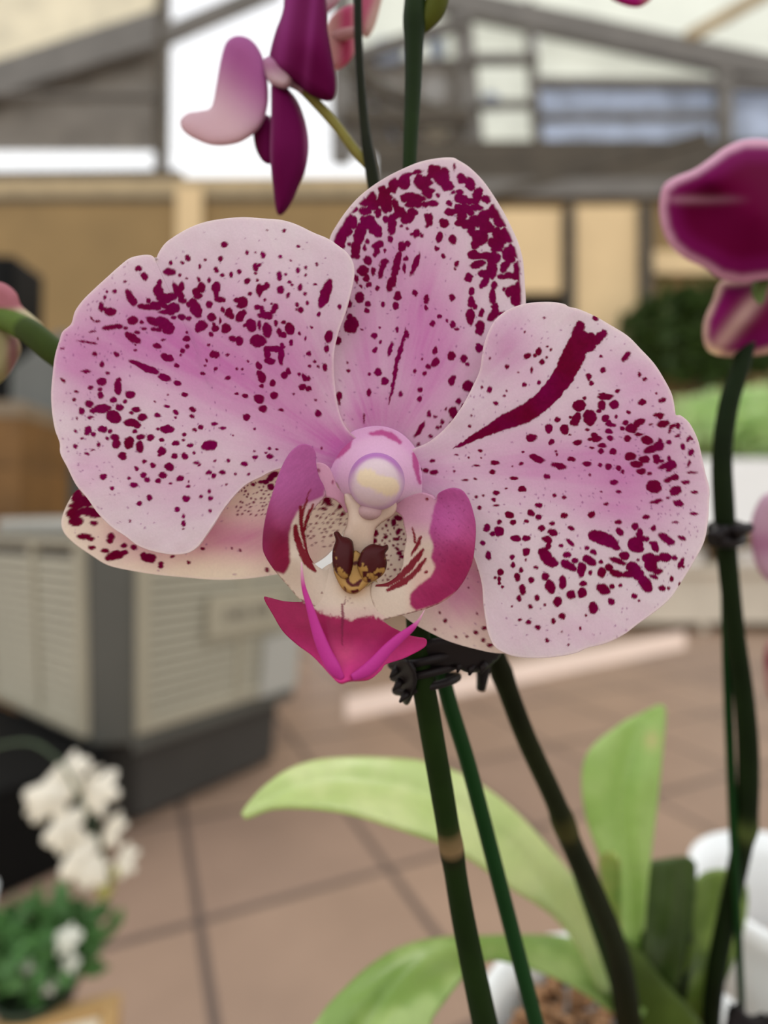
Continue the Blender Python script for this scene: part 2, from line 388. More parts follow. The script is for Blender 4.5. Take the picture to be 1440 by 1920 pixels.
# ================================================================== things in the background
M_SUNPATCH = plain('sun_patch_tone', (240, 214, 196), 0.7, noise=0.05, scale=2)
p = [atY(u, v, 1) for u, v in ((650, 1352), (1270, 1222), (1290, 1186), (650, 1308))]
def floor_pt(u, v):
    r = FWD + (u - CX) / FPX * RIGHT - (v - CY) / FPX * UP; k = -CAMZ / r[2]; return (CAM + r * k)[:2]
struct(BM().prism([floor_pt(648, 1350), floor_pt(1285, 1216), floor_pt(1285, 1184), floor_pt(648, 1310)], 0.0, 0.012).build('trim_60', M_SUNPATCH))  # pale strip laid down as the sunlit band of floor
M_BENCH = plain('cream_bench_paint', (206, 196, 178), 0.6, noise=0.08, scale=3)
b = empty('display_bench', (2.9, 6.0, 0), 'long cream display bench by the back wall, right of the spotted flower', 'bench')
BM().box(1.2, 6.5, 5.75, 6.6, 0.62, 0.70).build('bench_top', M_BENCH, b, 0.01)
BM().box(1.25, 6.4, 5.82, 5.88, 0.10, 0.62).build('front_panel', M_BENCH, b)
for x in (1.3, 3.4, 6.3):
    for y in (5.9, 6.5): BM().box(x - .04, x + .04, y - .04, y + .04, 0, 0.62).build('leg', M_BENCH, b)
M_WHITE = plain('white_glaze', (245, 246, 244), 0.35, noise=0.02)
def box_planter(u, v0, v1, Y, wpx, label, mat=M_WHITE, group=None):
    c0 = atY(u, v1, Y); c1 = atY(u, v0, Y); hw = wpx / 2 / FPX * Y
    e_ = empty('planter', (c0[0], Y, c0[2]), label, 'planter', group)
    x0, x1 = c0[0] - hw, c0[0] + hw; d = min(hw, .3); zz = c0[2]; h = c1[2]
    BM().box(x0, x1, Y - d, Y + d, zz, zz + .02).box(x0, x1, Y - d, Y - d + .02, zz + .02, h).box(x0, x1, Y + d - .02, Y + d, zz + .02, h).box(x0, x0 + .02, Y - d + .02, Y + d - .02, zz + .02, h).box(x1 - .02, x1, Y - d + .02, Y + d - .02, zz + .02, h).build('trough', mat, e_, 0.004)
    BM().box(x0 + .02, x1 - .02, Y - d + .02, Y + d - .02, zz + .02, h - .03).build('soil', plain('soil', (66, 50, 38), 0.9, noise=.3, scale=30), e_)
    return e_
# raised shelf, standing on the bench carries the planter
def zat(v, Y): return float(atY(0, v, Y)[2])
r_ = empty('bench_shelf', (4.2, 6.2, .70), 'pale raised shelf standing on the long display bench at right', 'shelf')
BM().box(2.7, 6.4, 6.0, 6.5, zat(992, 6.2) - .03, zat(992, 6.2)).build('shelf_board', M_BENCH, r_, .005)
for x in (2.75, 4.5, 6.3):
    for y in (6.05, 6.45): BM().box(x - .02, x + .02, y - .02, y + .02, .7005, zat(992, 6.2) - .03).build('leg', M_BENCH, r_)
plr = box_planter(1420, 866, 991.5, 6.25, 290, 'large white trough of bright green plants on the raised shelf, right background')
for u in (1290, 1398, 1500):
    c = atY(u, 1062, 5.86)
    o = BM().lathe([(.09, 0), (.125, .06), (.14, .155), (.15, .155), (.15, .165), (.125, .165), (.12, .06)], (c[0], 5.83, .7005), 28).build('flower_pot', M_WHITE, None, 0, True)
    tag(o, {1290: 'small white pot on the display bench just right of the spotted petal edge', 1398: 'small white pot on the display bench right of the black stem clip', 1500: 'small white pot on the display bench beyond the right frame edge'}[u], 'pot', 'white pots on the display bench')
xa_, xb_ = float(atY(572, 1000, 5.5)[0]), float(atY(652, 1000, 5.5)[0])
pl_ = empty('filler', ((xa_ + xb_) / 2, 5.5, 0), 'white plinth added far behind to whiten the left opening of the flower lip', 'filler')
BM().box(xa_ + .02, xb_ - .02, 5.5, 5.85, 0, .98).build('body', M_WHITE, pl_, .006); BM().box(xa_, xb_, 5.48, 5.87, .98, 1.02).build('top', M_WHITE, pl_, .006)  # white block added so the lip opening shows bright
M_GREENL = plain('light_foliage', (216, 242, 178), 0.5, noise=0.18, scale=5, trans=0.4)
M_GREEND = plain('dark_foliage', (62, 84, 34), 0.6, noise=0.4, scale=5, trans=0.2)
M_GREENM = plain('mid_foliage', (84, 128, 68), 0.45, noise=0.4, scale=30, trans=0.25)
M_TWIG = plain('twig_bark', (88, 70, 50), 0.8, noise=0.2)
def foliage(name, c, R, n, ls, mat, parent, seed=1):
    rnd = random.Random(seed); vs, fs = [], []
    for i in range(n):
        while True:
            q = Vector((rnd.uniform(-1, 1), rnd.uniform(-1, 1), rnd.uniform(-1, 1)))
            if q.length < 1: break
        p0 = Vector((c[0] + q.x * R[0], c[1] + q.y * R[1], c[2] + q.z * R[2]))
        d = Vector((rnd.gauss(0, 1), rnd.gauss(0, 1), rnd.gauss(0.4, .7))).normalized(); s = d.cross(Vector((rnd.gauss(0, 1), rnd.gauss(0, 1), rnd.gauss(0, 1)))).normalized(); nn = d.cross(s)
        L = ls * rnd.uniform(.7, 1.3); k = len(vs)
        for (a, b_, h) in ((0, 0, 0), (.3, .2, .03), (.65, .22, .04), (1, 0, -.05), (.65, -.22, .04), (.3, -.2, .03)):
            vs.append(p0 + d * L * a + s * L * b_ + nn * L * h)
        fs.append(tuple(range(k, k + 6)))
    me = bpy.data.meshes.new('mesh'); me.from_pydata(vs, [], fs); return link(name, me, mat, parent)
def shrub(u, v, Y, R, n, ls, mat, base_z, label, seed, name='shrub', group=None):
    c = atY(u, v, Y); e_ = empty(name, (c[0], Y, base_z), label, 'plant', group)
    foliage('foliage', c, R, n, ls, mat, e_, seed)
    rnd = random.Random(seed)
    for k in range(4):
        x = c[0] + rnd.uniform(-.4, .4) * R[0]
        pts = np.array([(c[0] + (x - c[0]) * t, Y + .02 * k, base_z + (c[2] - base_z) * t) for t in np.linspace(0, 1, 6)])
        link('branch', tube_mesh(pts, np.linspace(.014, .006, 6) * R[0] / .3, 6), M_TWIG, e_)
    return e_
shrub(1330, 630, 6.9, (1.15, .25, .62), 1800, .2, M_GREEND, 0.0, 'dark green bush by the back wall, behind the right orchid bloom', 3)
c = atY(1430, 800, 6.25)
foliage('foliage', c, (1.15, .3, .40), 1500, .17, M_GREENL, plr, 4)
# left background
M_BROWN = plain('brown_board', (122, 88, 46), 0.7, noise=0.25, scale=5)
M_GREYP = plain('grey_sheet', (100, 102, 98), 0.5, noise=0.1, scale=3)
c = atY(-40, 950, 2.9)
e_ = empty('crate', (c[0], 2.9, 0), 'brown wooden crate standing at the left edge above the air cooler', 'crate')
zc_ = float(atY(0, 780, 3.2)[2])
xr_ = float(atY(40, 800, 3.2)[0])
for k in range(6):
    z0 = 0.02 + k * (zc_ - .02) / 6; BM().box(xr_ - .9, xr_, 3.20, 3.22, z0, z0 + (zc_ - .02) / 6 - .008).box(xr_ - .02, xr_, 3.22, 3.7, z0, z0 + (zc_ - .02) / 6 - .008).build('slat', M_BROWN, e_)
for x in (xr_ - .88, xr_ - .06): BM().box(x, x + .04, 3.22, 3.26, 0, zc_).build('corner_post', M_BROWN, e_)
e2 = tag(BM().box(xr_ - .8, xr_ - .03, 3.24, 3.66, zc_ + .001, zc_ + .10).build('tray', plain('beige_plastic', (134, 118, 96), .6), None, .01), 'shallow beige tray lying on top of the brown crate at left', 'tray')
q = [atY(u, v, 3.9) for u, v in ((20, 690), (110, 620), (190, 640), (190, 1000), (20, 1000))]
Mx = Matrix(((1, 0, 0, 0), (0, 0, 1, 3.9), (0, 1, 0, 0), (0, 0, 0, 1)))
o = BM().prism([(a[0], a[2]) for a in q[:3]] + [(q[2][0], 0), (q[0][0], 0)], 0, .05, Mx).build('metal_panel', M_GREYP, None, .005)
tag(o, 'grey sheet metal panel standing upright behind the air cooler', 'panel')
e_ = empty('floor_speaker', (float(atY(-30, 560, 4.4)[0]), 4.4, 0), 'tall dark cabinet standing at the left frame edge against the tan wall', 'cabinet')
xb = float(atY(24, 560, 4.4)[0]); zb = float(atY(0, 478, 4.4)[2])
e_.name = 'tall_cabinet'
BM().box(xb - .6, xb, 4.4, 4.8, 0, zb).build('body', M_BLACK, e_, .02); BM().box(xb - .57, xb - .03, 4.385, 4.4, .06, zb - .06).build('door', M_BLACK, e_, .005)
# ------------------------------------------------------------------ evaporative air cooler
AC0 = np.array([-0.94, 1.84]); dr = np.array([0.59, 0.807]); dr /= np.linalg.norm(dr); dl = np.array([-dr[1], dr[0]])
cool = empty('air_cooler', (AC0[0] + .1, AC0[1] + .4, 0), 'beige louvred portable air cooler with grey corner and dark base, left of the flower', 'air cooler')
def frame(o2, xd, yd):                  # local x along xd, y along yd, z up
    return Matrix(((xd[0], yd[0], 0, o2[0]), (xd[1], yd[1], 0, o2[1]), (0, 0, 1, 0), (0, 0, 0, 1)))
MA = frame(AC0, dr, dl)
M_BEIGE = plain('beige_plastic_shell', (166, 160, 140), 0.5, noise=0.05, scale=3)
M_ACG = plain('grey_plastic_corner', (88, 88, 82), 0.5, noise=0.06, scale=3)
M_ACB = plain('charcoal_base', (62, 60, 56), 0.6, noise=0.12, scale=3)
M_ACL = plain('light_grey_lid', (176, 176, 168), 0.45, noise=0.04, scale=2)
M_INK = plain('dark_print', (62, 58, 54), 0.6)
Lr, Ll, Z0, Z1, ch = 0.97, 1.05, 0.33, 1.085, 0.10
BM().prism([(ch, 0), (Lr, 0), (Lr, Ll), (0, Ll), (0, ch)], Z0, Z1, MA).build('body', M_ACG, cool, .012)
BM().prism([(ch + .03, .03), (Lr - .03, .03), (Lr - .03, Ll - .03), (.03, Ll - .03), (.03, ch + .03)], Z1, Z1 + .055, MA).build('lid', M_ACL, cool, .02)
BM().prism([(ch + .06, .05), (Lr - .05, .05), (Lr - .05, Ll - .05), (.07, Ll - .05), (.07, ch + .06)], 0.02, Z0, MA).build('base', M_ACB, cool, .01)
BM().box(-0.0, Lr, -.012, .0, Z0 - .03, Z0 + .012, MA @ Matrix.Translation((ch * 1.0, 0, 0)) @ Matrix.Scale((Lr - ch) / Lr, 4, (1, 0, 0))).build('skirt', M_ACG, cool, .004)
M_SLOT = plain('dark_slot', (52, 48, 42), .8)
def louvre(org, M_, L, name, full=True):
    pz0, pz1 = Z0 + .035, Z1 - .02
    fr = BM(); t = .028
    fr.box(0.012, L - .012, -t, 0, pz0, pz0 + .035, M_).box(0.012, L - .012, -t, 0, pz1 - .03, pz1, M_).box(0.012, .06, -t, 0, pz0 + .035, pz1 - .03, M_).box(L - .06, L - .012, -t, 0, pz0 + .035, pz1 - .03, M_)
    fr.box(L * .55, L * .55 + .035, -t, 0, pz0 + .035, pz1 - .03, M_)
    f = fr.build(name, M_BEIGE, cool, .004)
    BM().box(.05, L - .05, -.004, .006, pz0 + .02, pz1 - .02, M_).build('backing', M_SLOT, f)
    n = 16; zz0 = pz0 + .05; st = (pz1 - pz0 - .1) / n
    for k in range(n):
        z = zz0 + k * st; sl = BM()
        T = Matrix.Translation((0, -.014, z)) @ Matrix.Rotation(math.radians(68), 4, 'X')
        sl.box(.058, L - .058, -.015, .015, -.0035, .0035, M_ @ T); sl.build('slat', M_BEIGE, f)
    return f
louvre(None, MA @ Matrix.Translation((ch, 0, 0)), Lr - ch, 'louvre_panel')
ML = frame(AC0, -dl, dr) @ Matrix.Translation((-Ll, 0, 0))
louvre(None, ML, Ll - ch, 'louvre_panel')
xl = .30
pl = BM().box(xl, xl + .42, -.046, -.026, .66, .84, MA @ Matrix.Translation((ch, 0, 0))).build('label_plate', M_BEIGE, cool, .006)
lt = BM(); rnd = random.Random(2); x = xl + .08
Mt = MA @ Matrix.Translation((ch, 0, 0))
for k in range(9):
    if k == 5:
        x += .022; lt.build('lettering', M_INK, pl); lt = BM()
    lt.box(x, x + .006, -.0475, -.0455, .725, .77, Mt)
    if k % 3 == 0: lt.box(x + .006, x + .019, -.0475, -.0455, .725, .732, Mt).box(x + .006, x + .019, -.0475, -.0455, .763, .77, Mt)
    elif k % 3 == 1: lt.box(x + .006, x + .017, -.0475, -.0455, .744, .751, Mt).box(x + .013, x + .019, -.0475, -.0455, .725, .744, Mt)
    else: lt.box(x + .013, x + .019, -.0475, -.0455, .725, .77, Mt)
    x += .0265
lt.build('lettering', M_INK, pl)
BM().box(.62, .86, -.034, -.0285, .36, .62, Mt).build('blank_panel', M_ACL, cool, .006)
for (a, b_) in ((.2, .15), (Lr - .15, .15), (.2, Ll - .15), (Lr - .15, Ll - .15)):
    p3 = MA @ Vector((a, b_, 0)); link('caster', tube_mesh([(p3.x - .015, p3.y, .035), (p3.x, p3.y, .035), (p3.x + .015, p3.y, .035)], [.035, .035, .035], 18), M_BLACK, cool)
def taper(o, k=.13):
    inv = MA.inverted()
    for c_ in o.children:
        taper(c_, k)
    if o.type == 'MESH':
        off = parent_loc(o); me = o.data
        for v in me.vertices:
            q = inv @ (v.co + off); s_ = 1 - k * max(0, (1.09 - q.z)) / 1.09 if q.z > .0 else 1 - k
            q.x = Lr / 2 + (q.x - Lr / 2) * s_; q.y = Ll / 2 + (q.y - Ll / 2) * s_
            v.co = MA @ q - off
taper(cool)
# black block in place of the deep shade under the left face
c = atY(40, 1500, 2.0)
e_ = empty('shadow_block', (-1.62, 2.05, 0), 'black block in place of the deep shadow on the floor at the left, beside the air cooler base', 'shadow block')
MB_ = frame(AC0, -dl, dr) @ Matrix.Translation((.02 - Ll, -.0, 0))
BM().box(-.3, .98, -.32, .04, 0, .31, MB_).build('body', M_BLACK, e_, .015); BM().box(-.31, .99, -.33, .045, .31, .325, MB_).build('lid', M_BLACK, e_, .006)
# ================================================================== pigment marks of the big flower, measured on enlargements: x y a b angle
def sp(txt, ox, oy, s):
    out = []
    for r in txt.replace('\n', ';').split(';'):
        q = [float(x) for x in r.split()]
        if len(q) < 3: continue
        if len(q) == 3: q.append(q[2])
        if len(q) == 4: q.append(0.0)
        out.append((q[0] / s + ox, q[1] / s + oy, q[2] / s, q[3] / s, math.radians(q[4])))
    return out
LEFT = sp("""817 189 13 10;1085 125 7 8;1012 126 3;1150 197 6;921 226 6 7;957 223 3;992 236 8 13;1070 242 6 8;1115 259 4;1234 276 5 6
800 252 9 10;730 257 5 6;708 287 7 8;653 247 10 13 -20;627 271 8 6;575 271 7 8;570 312 24 14 10;618 325 6;647 342 5 4
782 303 8 12 -20;808 326 8 6;849 326 7 11;883 311 8 11;921 354 10 13 20;958 290 11 16;975 280 8 6;958 318 5 6;965 349 5 6;1066 330 10 18;1094 323 5 7;1150 303 7 10;1183 293 5 7;1183 326 4 6;1112 358 8 7;1124 371 5;1158 380 9 16 10;1180 410 6 8;1226 367 6 5;1070 392 13 16;1104 415 6 12 20;933 410 9 8
747 348 6 12;700 345 6 12 -20;990 385 22 12 -20;975 395 12 25;1010 373 10 12
430 297 14 10;458 332 12 18 -30;325 400 8;370 355 6 4;290 400 5;280 425 6 8
395 428 15 38 -25;410 445 14 16;525 362 10 14;520 395 20 25;545 430 30 20 20;575 425 30 15 -20;585 478 30 22 -20;560 492 35 10;610 400 14 40 -30;630 440 16 12;625 380 10 20
690 400 16 14;712 382 16 20;700 420 16 12;675 445 16 14;690 480 22 35 -20;655 458 8 12
780 380 18 22 20;780 410 10 22 -10;795 435 18 12;813 437 9 10
750 458 12 15;875 440 14 10;900 448 20 22;890 465 14 10;475 470 35 12;445 467 18 10;500 455 18 10;475 440 8 10;510 470 20 12;540 460 25 10 30
263 470 10 18;305 490 22 16 10;280 480 8;405 530 20 16;445 538 8;500 535 30 16 25;540 540 35 22 20;570 565 20 25;555 575 15 12;590 515 10 6;625 515 16 12;655 522 12 9;520 570 14 8;500 570 12 8
760 515 16;715 555 24 20 -40;700 575 12 10;810 482 8 10;838 495 14 18;850 508 12 14;825 500 8;890 510 16 22 30;908 492 8 12;885 525 14 8
965 472 12 10;985 475 10 8;1045 475 12 20 20;1035 490 10 8;1003 508 30 14;1020 515 14 10;1000 438 6 5;1030 455 5;990 490 10 8
824 566 18 20;775 566 14 12;758 592 10 9;770 550 6 10;797 530 4 14
938 552 20 26 -10;976 552 7 18;1010 572 18 30 -5;1050 542 8 12;1083 540 8;1066 582 10 18 -10;1085 595 12;1112 567 18 24 -20;1118 630 8 12;1155 590 5 6;1183 612 4 7;910 552 8 6
970 622 32 24;855 612 16 12 20;885 622 16 18 -30;1077 645 9 14;1088 650 6 5;1040 658 36 12;1012 680 12 20;1072 688 12 38;1022 712 20 13;1010 662 14
300 562 28 9 -5;340 557 20 8;375 565 10 6;222 525 12 4 45;245 535 10 4;225 580 14 4;405 608 35 16 30;425 583 10 6;455 568 10 5
195 628 35 4 10;230 633 14 4;247 612 4;235 680 11 7;335 683 12 7 30;268 728 12 8 70;195 760 20 5;292 767 10 5;92 800 12 5 50;87 655 8 4
455 740 50 12 28;410 718 20 8 20;495 755 25 12 20;548 787 24 14 20;607 812 16 9 20;640 865 12 9
515 645 16 9 15;543 619 8 4;560 698 28 14 20;570 700 15 10;603 732 9 8;648 612 14 10;650 585 5;650 648 9 8;630 668 9 10 40;620 688 5;416 663 6 4;415 640 4 3
773 684 18 14;830 684 7 5;747 640 5 4;738 711 5 4;780 748 8 6;733 733 4;720 769 8 6;875 750 5;897 750 4;924 714 5;832 790 10 8
972 735 11 16 -20;985 785 16 24 -25;972 770 10;985 825 9 8;1035 812 11 12;1088 778 12 14 20;1105 758 10 14
1042 867 14;973 883 20 16 15;990 927 16 14;911 868 11 8 20;873 860 8 6;918 965 15 13;1072 933 10 6
1130 862 4;1198 680 7 8;1225 716 8 6;1200 735 6;1240 738 5;1270 740 9 14;1155 772 6;1178 787 10 14 -30;1197 790 8 10;1168 830 14 12;1195 838 12 10;1228 892 5 4;1240 948 12 13 -30
1272 410 20 60 20;1243 502 8 10;1288 603 15 25 12;1278 657 11 14;1210 562 4 5;1145 458 8 9;1160 484 11 12;1190 453 7 8;1335 468 7 9;1143 480 4 5
265 805 18 16;260 840 9;260 868 12 14;340 830 14 30;343 798 10 8;395 863 20 14;372 892 9 7;215 833 10 7;290 768 8 4;142 884 9 5;152 852 9 4
210 905 18 12;318 890 13 11;345 922 16 14;268 928 36 18 -5;320 965 30 24 20;230 935 16 10;420 932 18 9;400 948 9 6;450 965 18 14
175 937 12;215 966 12 5;400 990 32 14;425 1000 14 12;380 990 14 8;156 971 5;147 1027 6
205 1022 14;200 1040 9 8;228 1041 10 9;270 1019 18 13;303 1030 9 8;290 1060 8 5;325 1056 18 12;330 1085 16 20 10;388 1080 20 24;436 1098 14 24 5;440 1055 16 10;415 1030 10 8;485 1057 14 13;177 1061 7 4;225 1112 7 4;200 1129 9 6;148 1098 8 7;253 1090 7 8;360 1140 16
560 1019 28 16;517 1019 8 6;535 1068 10 8;636 1042 9 8;632 1070 6 5;600 1083 14 9;662 1092 12 8;684 1024 9 6;712 1010 10 8;750 1093 32 20 -10;682 1124 6;640 1140 12;592 1140 12 10;537 1118 16 18 30;525 1135 8 6
517 956 12 7;600 943 12 8 20;598 965 6 5;560 918 12 6 10;674 930 13 10 20;672 960 10 8;506 895 4 3;563 866 3;775 995 14 6;810 1015 14 6
955 1018 5 4;858 1046 3;1020 1107 8 6;1022 1142 12 9;1053 1110 5 4;1005 1125 4;955 1146 10 7;953 1120 4;835 1162 7;908 1175 13 9;775 1162 7 5;1255 1105 4 5
457 1166 10 7;496 1181 11 10;570 1188 18 16;423 1196 8 9;272 1233 14 11 -20;387 1240 7 6;411 1271 14 10;312 1284 8;454 1226 12 11;470 1248 11 9;540 1228 16 13;520 1252 12 8;576 1262 6 4;620 1242 14 11 -30;652 1276 8 6;690 1172 12 5;705 1180 5 4
750 1215 11 9;770 1230 9 8;808 1215 14 8;868 1222 5;925 1223 5;826 1269 5 4;645 1332 15 12;711 1322 7 6;756 1330 8 7;752 1297 6 7;480 1328 11;436 1354 9 10;607 1381 10;632 1411 6 9;634 1442 9 11;632 1467 4;752 1388 7;658 1255 4;395 1433 4 5""", 80, 380, 2.4)
RGT = sp("""855 136 11 9;625 133 4;537 198 4;992 308 10 24 40;883 308 6;890 368 11 10;824 398 11 12;838 428 9 10;825 412 6 5;1055 390 6 10;1077 411 8 7;955 464 9
640 265 5;655 280 4 5;600 287 11 16 20;583 303 6;550 305 16 10 -20;615 333 9 11 20;457 354 9 8;380 315 4;637 312 4 5;567 370 4 12;507 381 4 3;536 434 9 8;603 425 8;407 519 8 7;446 487 5 4;455 462 4;296 573 4;289 623 6 5;378 458 9 12;345 447 5 6
900 490 30 12 -5;887 480 14 8;805 497 7 8 30;782 530 26 22;885 528 14 20;940 526 18;1065 515 18 11 -15;1158 504 16 9 -25;1130 475 5 4;870 553 10 8
830 583 26 30;770 590 16 28 20;750 605 10 8;745 583 8 6;900 585 16 14 -30;915 610 12;930 618 14 8;950 580 6;1005 558 8 7
1140 572 22 8;1148 576 12;1122 572 8 5;1105 613 7 3;1160 612 25 12 -10;1200 625 16 8 -40;1225 620 8 12;1190 645 5 8
990 605 12 9;1017 632 24 18;1055 603 22 14 -20;1040 615 12;975 632 9 8;915 645 14 9;820 637 9 5;685 594 12 10;645 632 14 18;640 640 10 8;717 637 17 19
565 675 22 14;580 668 12 6;658 692 12;740 660 4 3;773 695 18 10 -15;850 665 14 10;860 680 22 12;830 682 9 5;920 675 12 9;1000 678 14 12;1050 658 18 6;1088 685 25 16 10;1145 690 10
1120 720 45 14 -22;1140 712 22 18;1185 693 9 7;1225 665 10 5 -20;1275 680 7 12 30;1250 715 9 12;1285 740 10 14 30;1290 680 5
885 710 16 9;880 735 10 9;935 737 14 12;840 720 9 4;678 737 5 4;680 750 4 5;528 738 5 4
337 733 10 6;231 752 8 3;283 763 3;343 763 3;123 779 11 7;92 821 12 8;130 829 16 10;62 818 12 7;63 850 9;220 827 4
590 768 28 14 25;605 775 20 6;748 770 16 9;403 787 17 9;320 800 12 4;390 828 12 8 15;522 791 10 6;480 803 3
690 800 32 10 10;700 805 16 12;668 797 12 7;818 792 16 9;875 797 8 6;915 803 14 12;958 810 12 8 30;978 828 6 7
1012 758 22 16;1020 790 6;1040 793 24 12;1075 772 20 16;1060 825 20 11;1100 836 9 6;1130 770 14 18;1150 778 12 8;1195 797 22 18;1170 800 28 10 -15;1187 768 8 12;1275 790 5 14 20;1290 830 20 4;1185 818 12 6;1185 862 20 10 -20;1212 852 18 12;1260 873 18 7
1118 893 30 24;1130 905 20 14;1100 880 12;1215 913 24 18 -15;1300 920 12 6;1228 968 20 13 15;1130 960 26 7 -10;1300 1016 18 7;1183 943 6 5
938 873 16 9;960 917 10 6;882 917 5 4;636 848 13 10;833 842 4;487 856 16 7;526 905 14 11;673 934 8 6;714 942 8 6;453 900 4 3;408 922 12 9;398 952 10 8;350 935 6 4;320 941 8 6;410 979 12 4;332 990 8 7;317 860 6 3;270 864 12 2
600 978 14 8;905 972 9 5;467 1020 18 14 15;565 1013 16 11 25;600 1032 12 9;714 1024 14 10;836 1020 14 12;545 1049 10 8;485 1055 12 10;422 1053 10 9;367 1080 13 17;422 1095 18 20;412 1085 10 8;393 1108 9
662 1059 10 8;613 1081 14 11;662 1099 20 14 15;745 1081 14 8 20;960 1054 14 8;965 1098 18 12 40;1035 1072 14 13;1082 1031 14 9;1055 1105 12 22 10
895 1130 58 26 22;860 1115 32 22;945 1165 20 10 20;920 1145 30 18 20;1115 1085 10 10 50;1120 1075 5 8;1245 1125 18 7 20;1175 1130 36 14 35;1200 1145 12 8;1215 1055 12 4
348 1147 10 9;497 1127 20 12 10;543 1127 16 12;543 1188 14 16 30;480 1212 9 10;484 1247 10 11;543 1224 4;373 1205 11 18 -10;640 1133 20 14 20;645 1163 12;702 1160 10 8;742 1145 20 8 40
628 1200 22 30 -30;650 1230 30 22 30;675 1240 14 12;728 1200 16 12;765 1228 14 10;735 1250 35 16 30;715 1240 12 14;790 1270 14 30;795 1260 14 20;818 1170 9 6;848 1188 14 9 20;828 1228 30 16 30;815 1215 14 12;878 1233 9 7;832 1280 8 9;883 1280 16 20;915 1258 16;950 1285 28 14 20
985 1205 20 16;955 1228 35 10 20;935 1220 14 8;1035 1155 30;1050 1175 20 14;1070 1130 12;1088 1130 8 10;1015 1160 12;1125 1165 14 22 -20;1110 1150 12 8
1025 1260 30 22 20;1005 1290 30 12;1050 1290 22 22 40;1080 1330 22 38 -35;1095 1345 14
1095 1215 25 20;1105 1250 24;1130 1220 16 14;1168 1212 25 18;1210 1214 13 10;1135 1275 20 12;1120 1300 18 8 20;1155 1350 14 10;1185 1352 6;1200 1310 8 12;1240 1240 10 22 25;1045 1225 6 5;1250 1255 6 5;1235 1335 4 8
588 1257 8 6;520 1270 9 12;503 1303 12 18 -10;427 1280 12;422 1310 8 10;403 1305 5;424 1328 7 8;437 1346 5;567 1314 10;630 1300 16;652 1345 18 28 -20;707 1325 14 28;800 1332 16 10;795 1372 18 20;745 1380 18 17;890 1355 30 18 30;930 1342 11 10;968 1337 6
527 1358 14 20;513 1397 9 14;592 1393 10 12;563 1434 8 9;627 1425 4 5;685 1412 16 20 25;845 1440 18 24 -10;927 1411 14;1030 1386 12 10;1052 1406 4;706 1476 13 11;812 1474 4;666 1498 8 11;555 1502 10;515 1494 6 5;594 1527 11 9;787 1531 5 6;640 1585 8 9;480 1432 4;705 1548 3;735 1605 4""", 760, 540, 2.4)
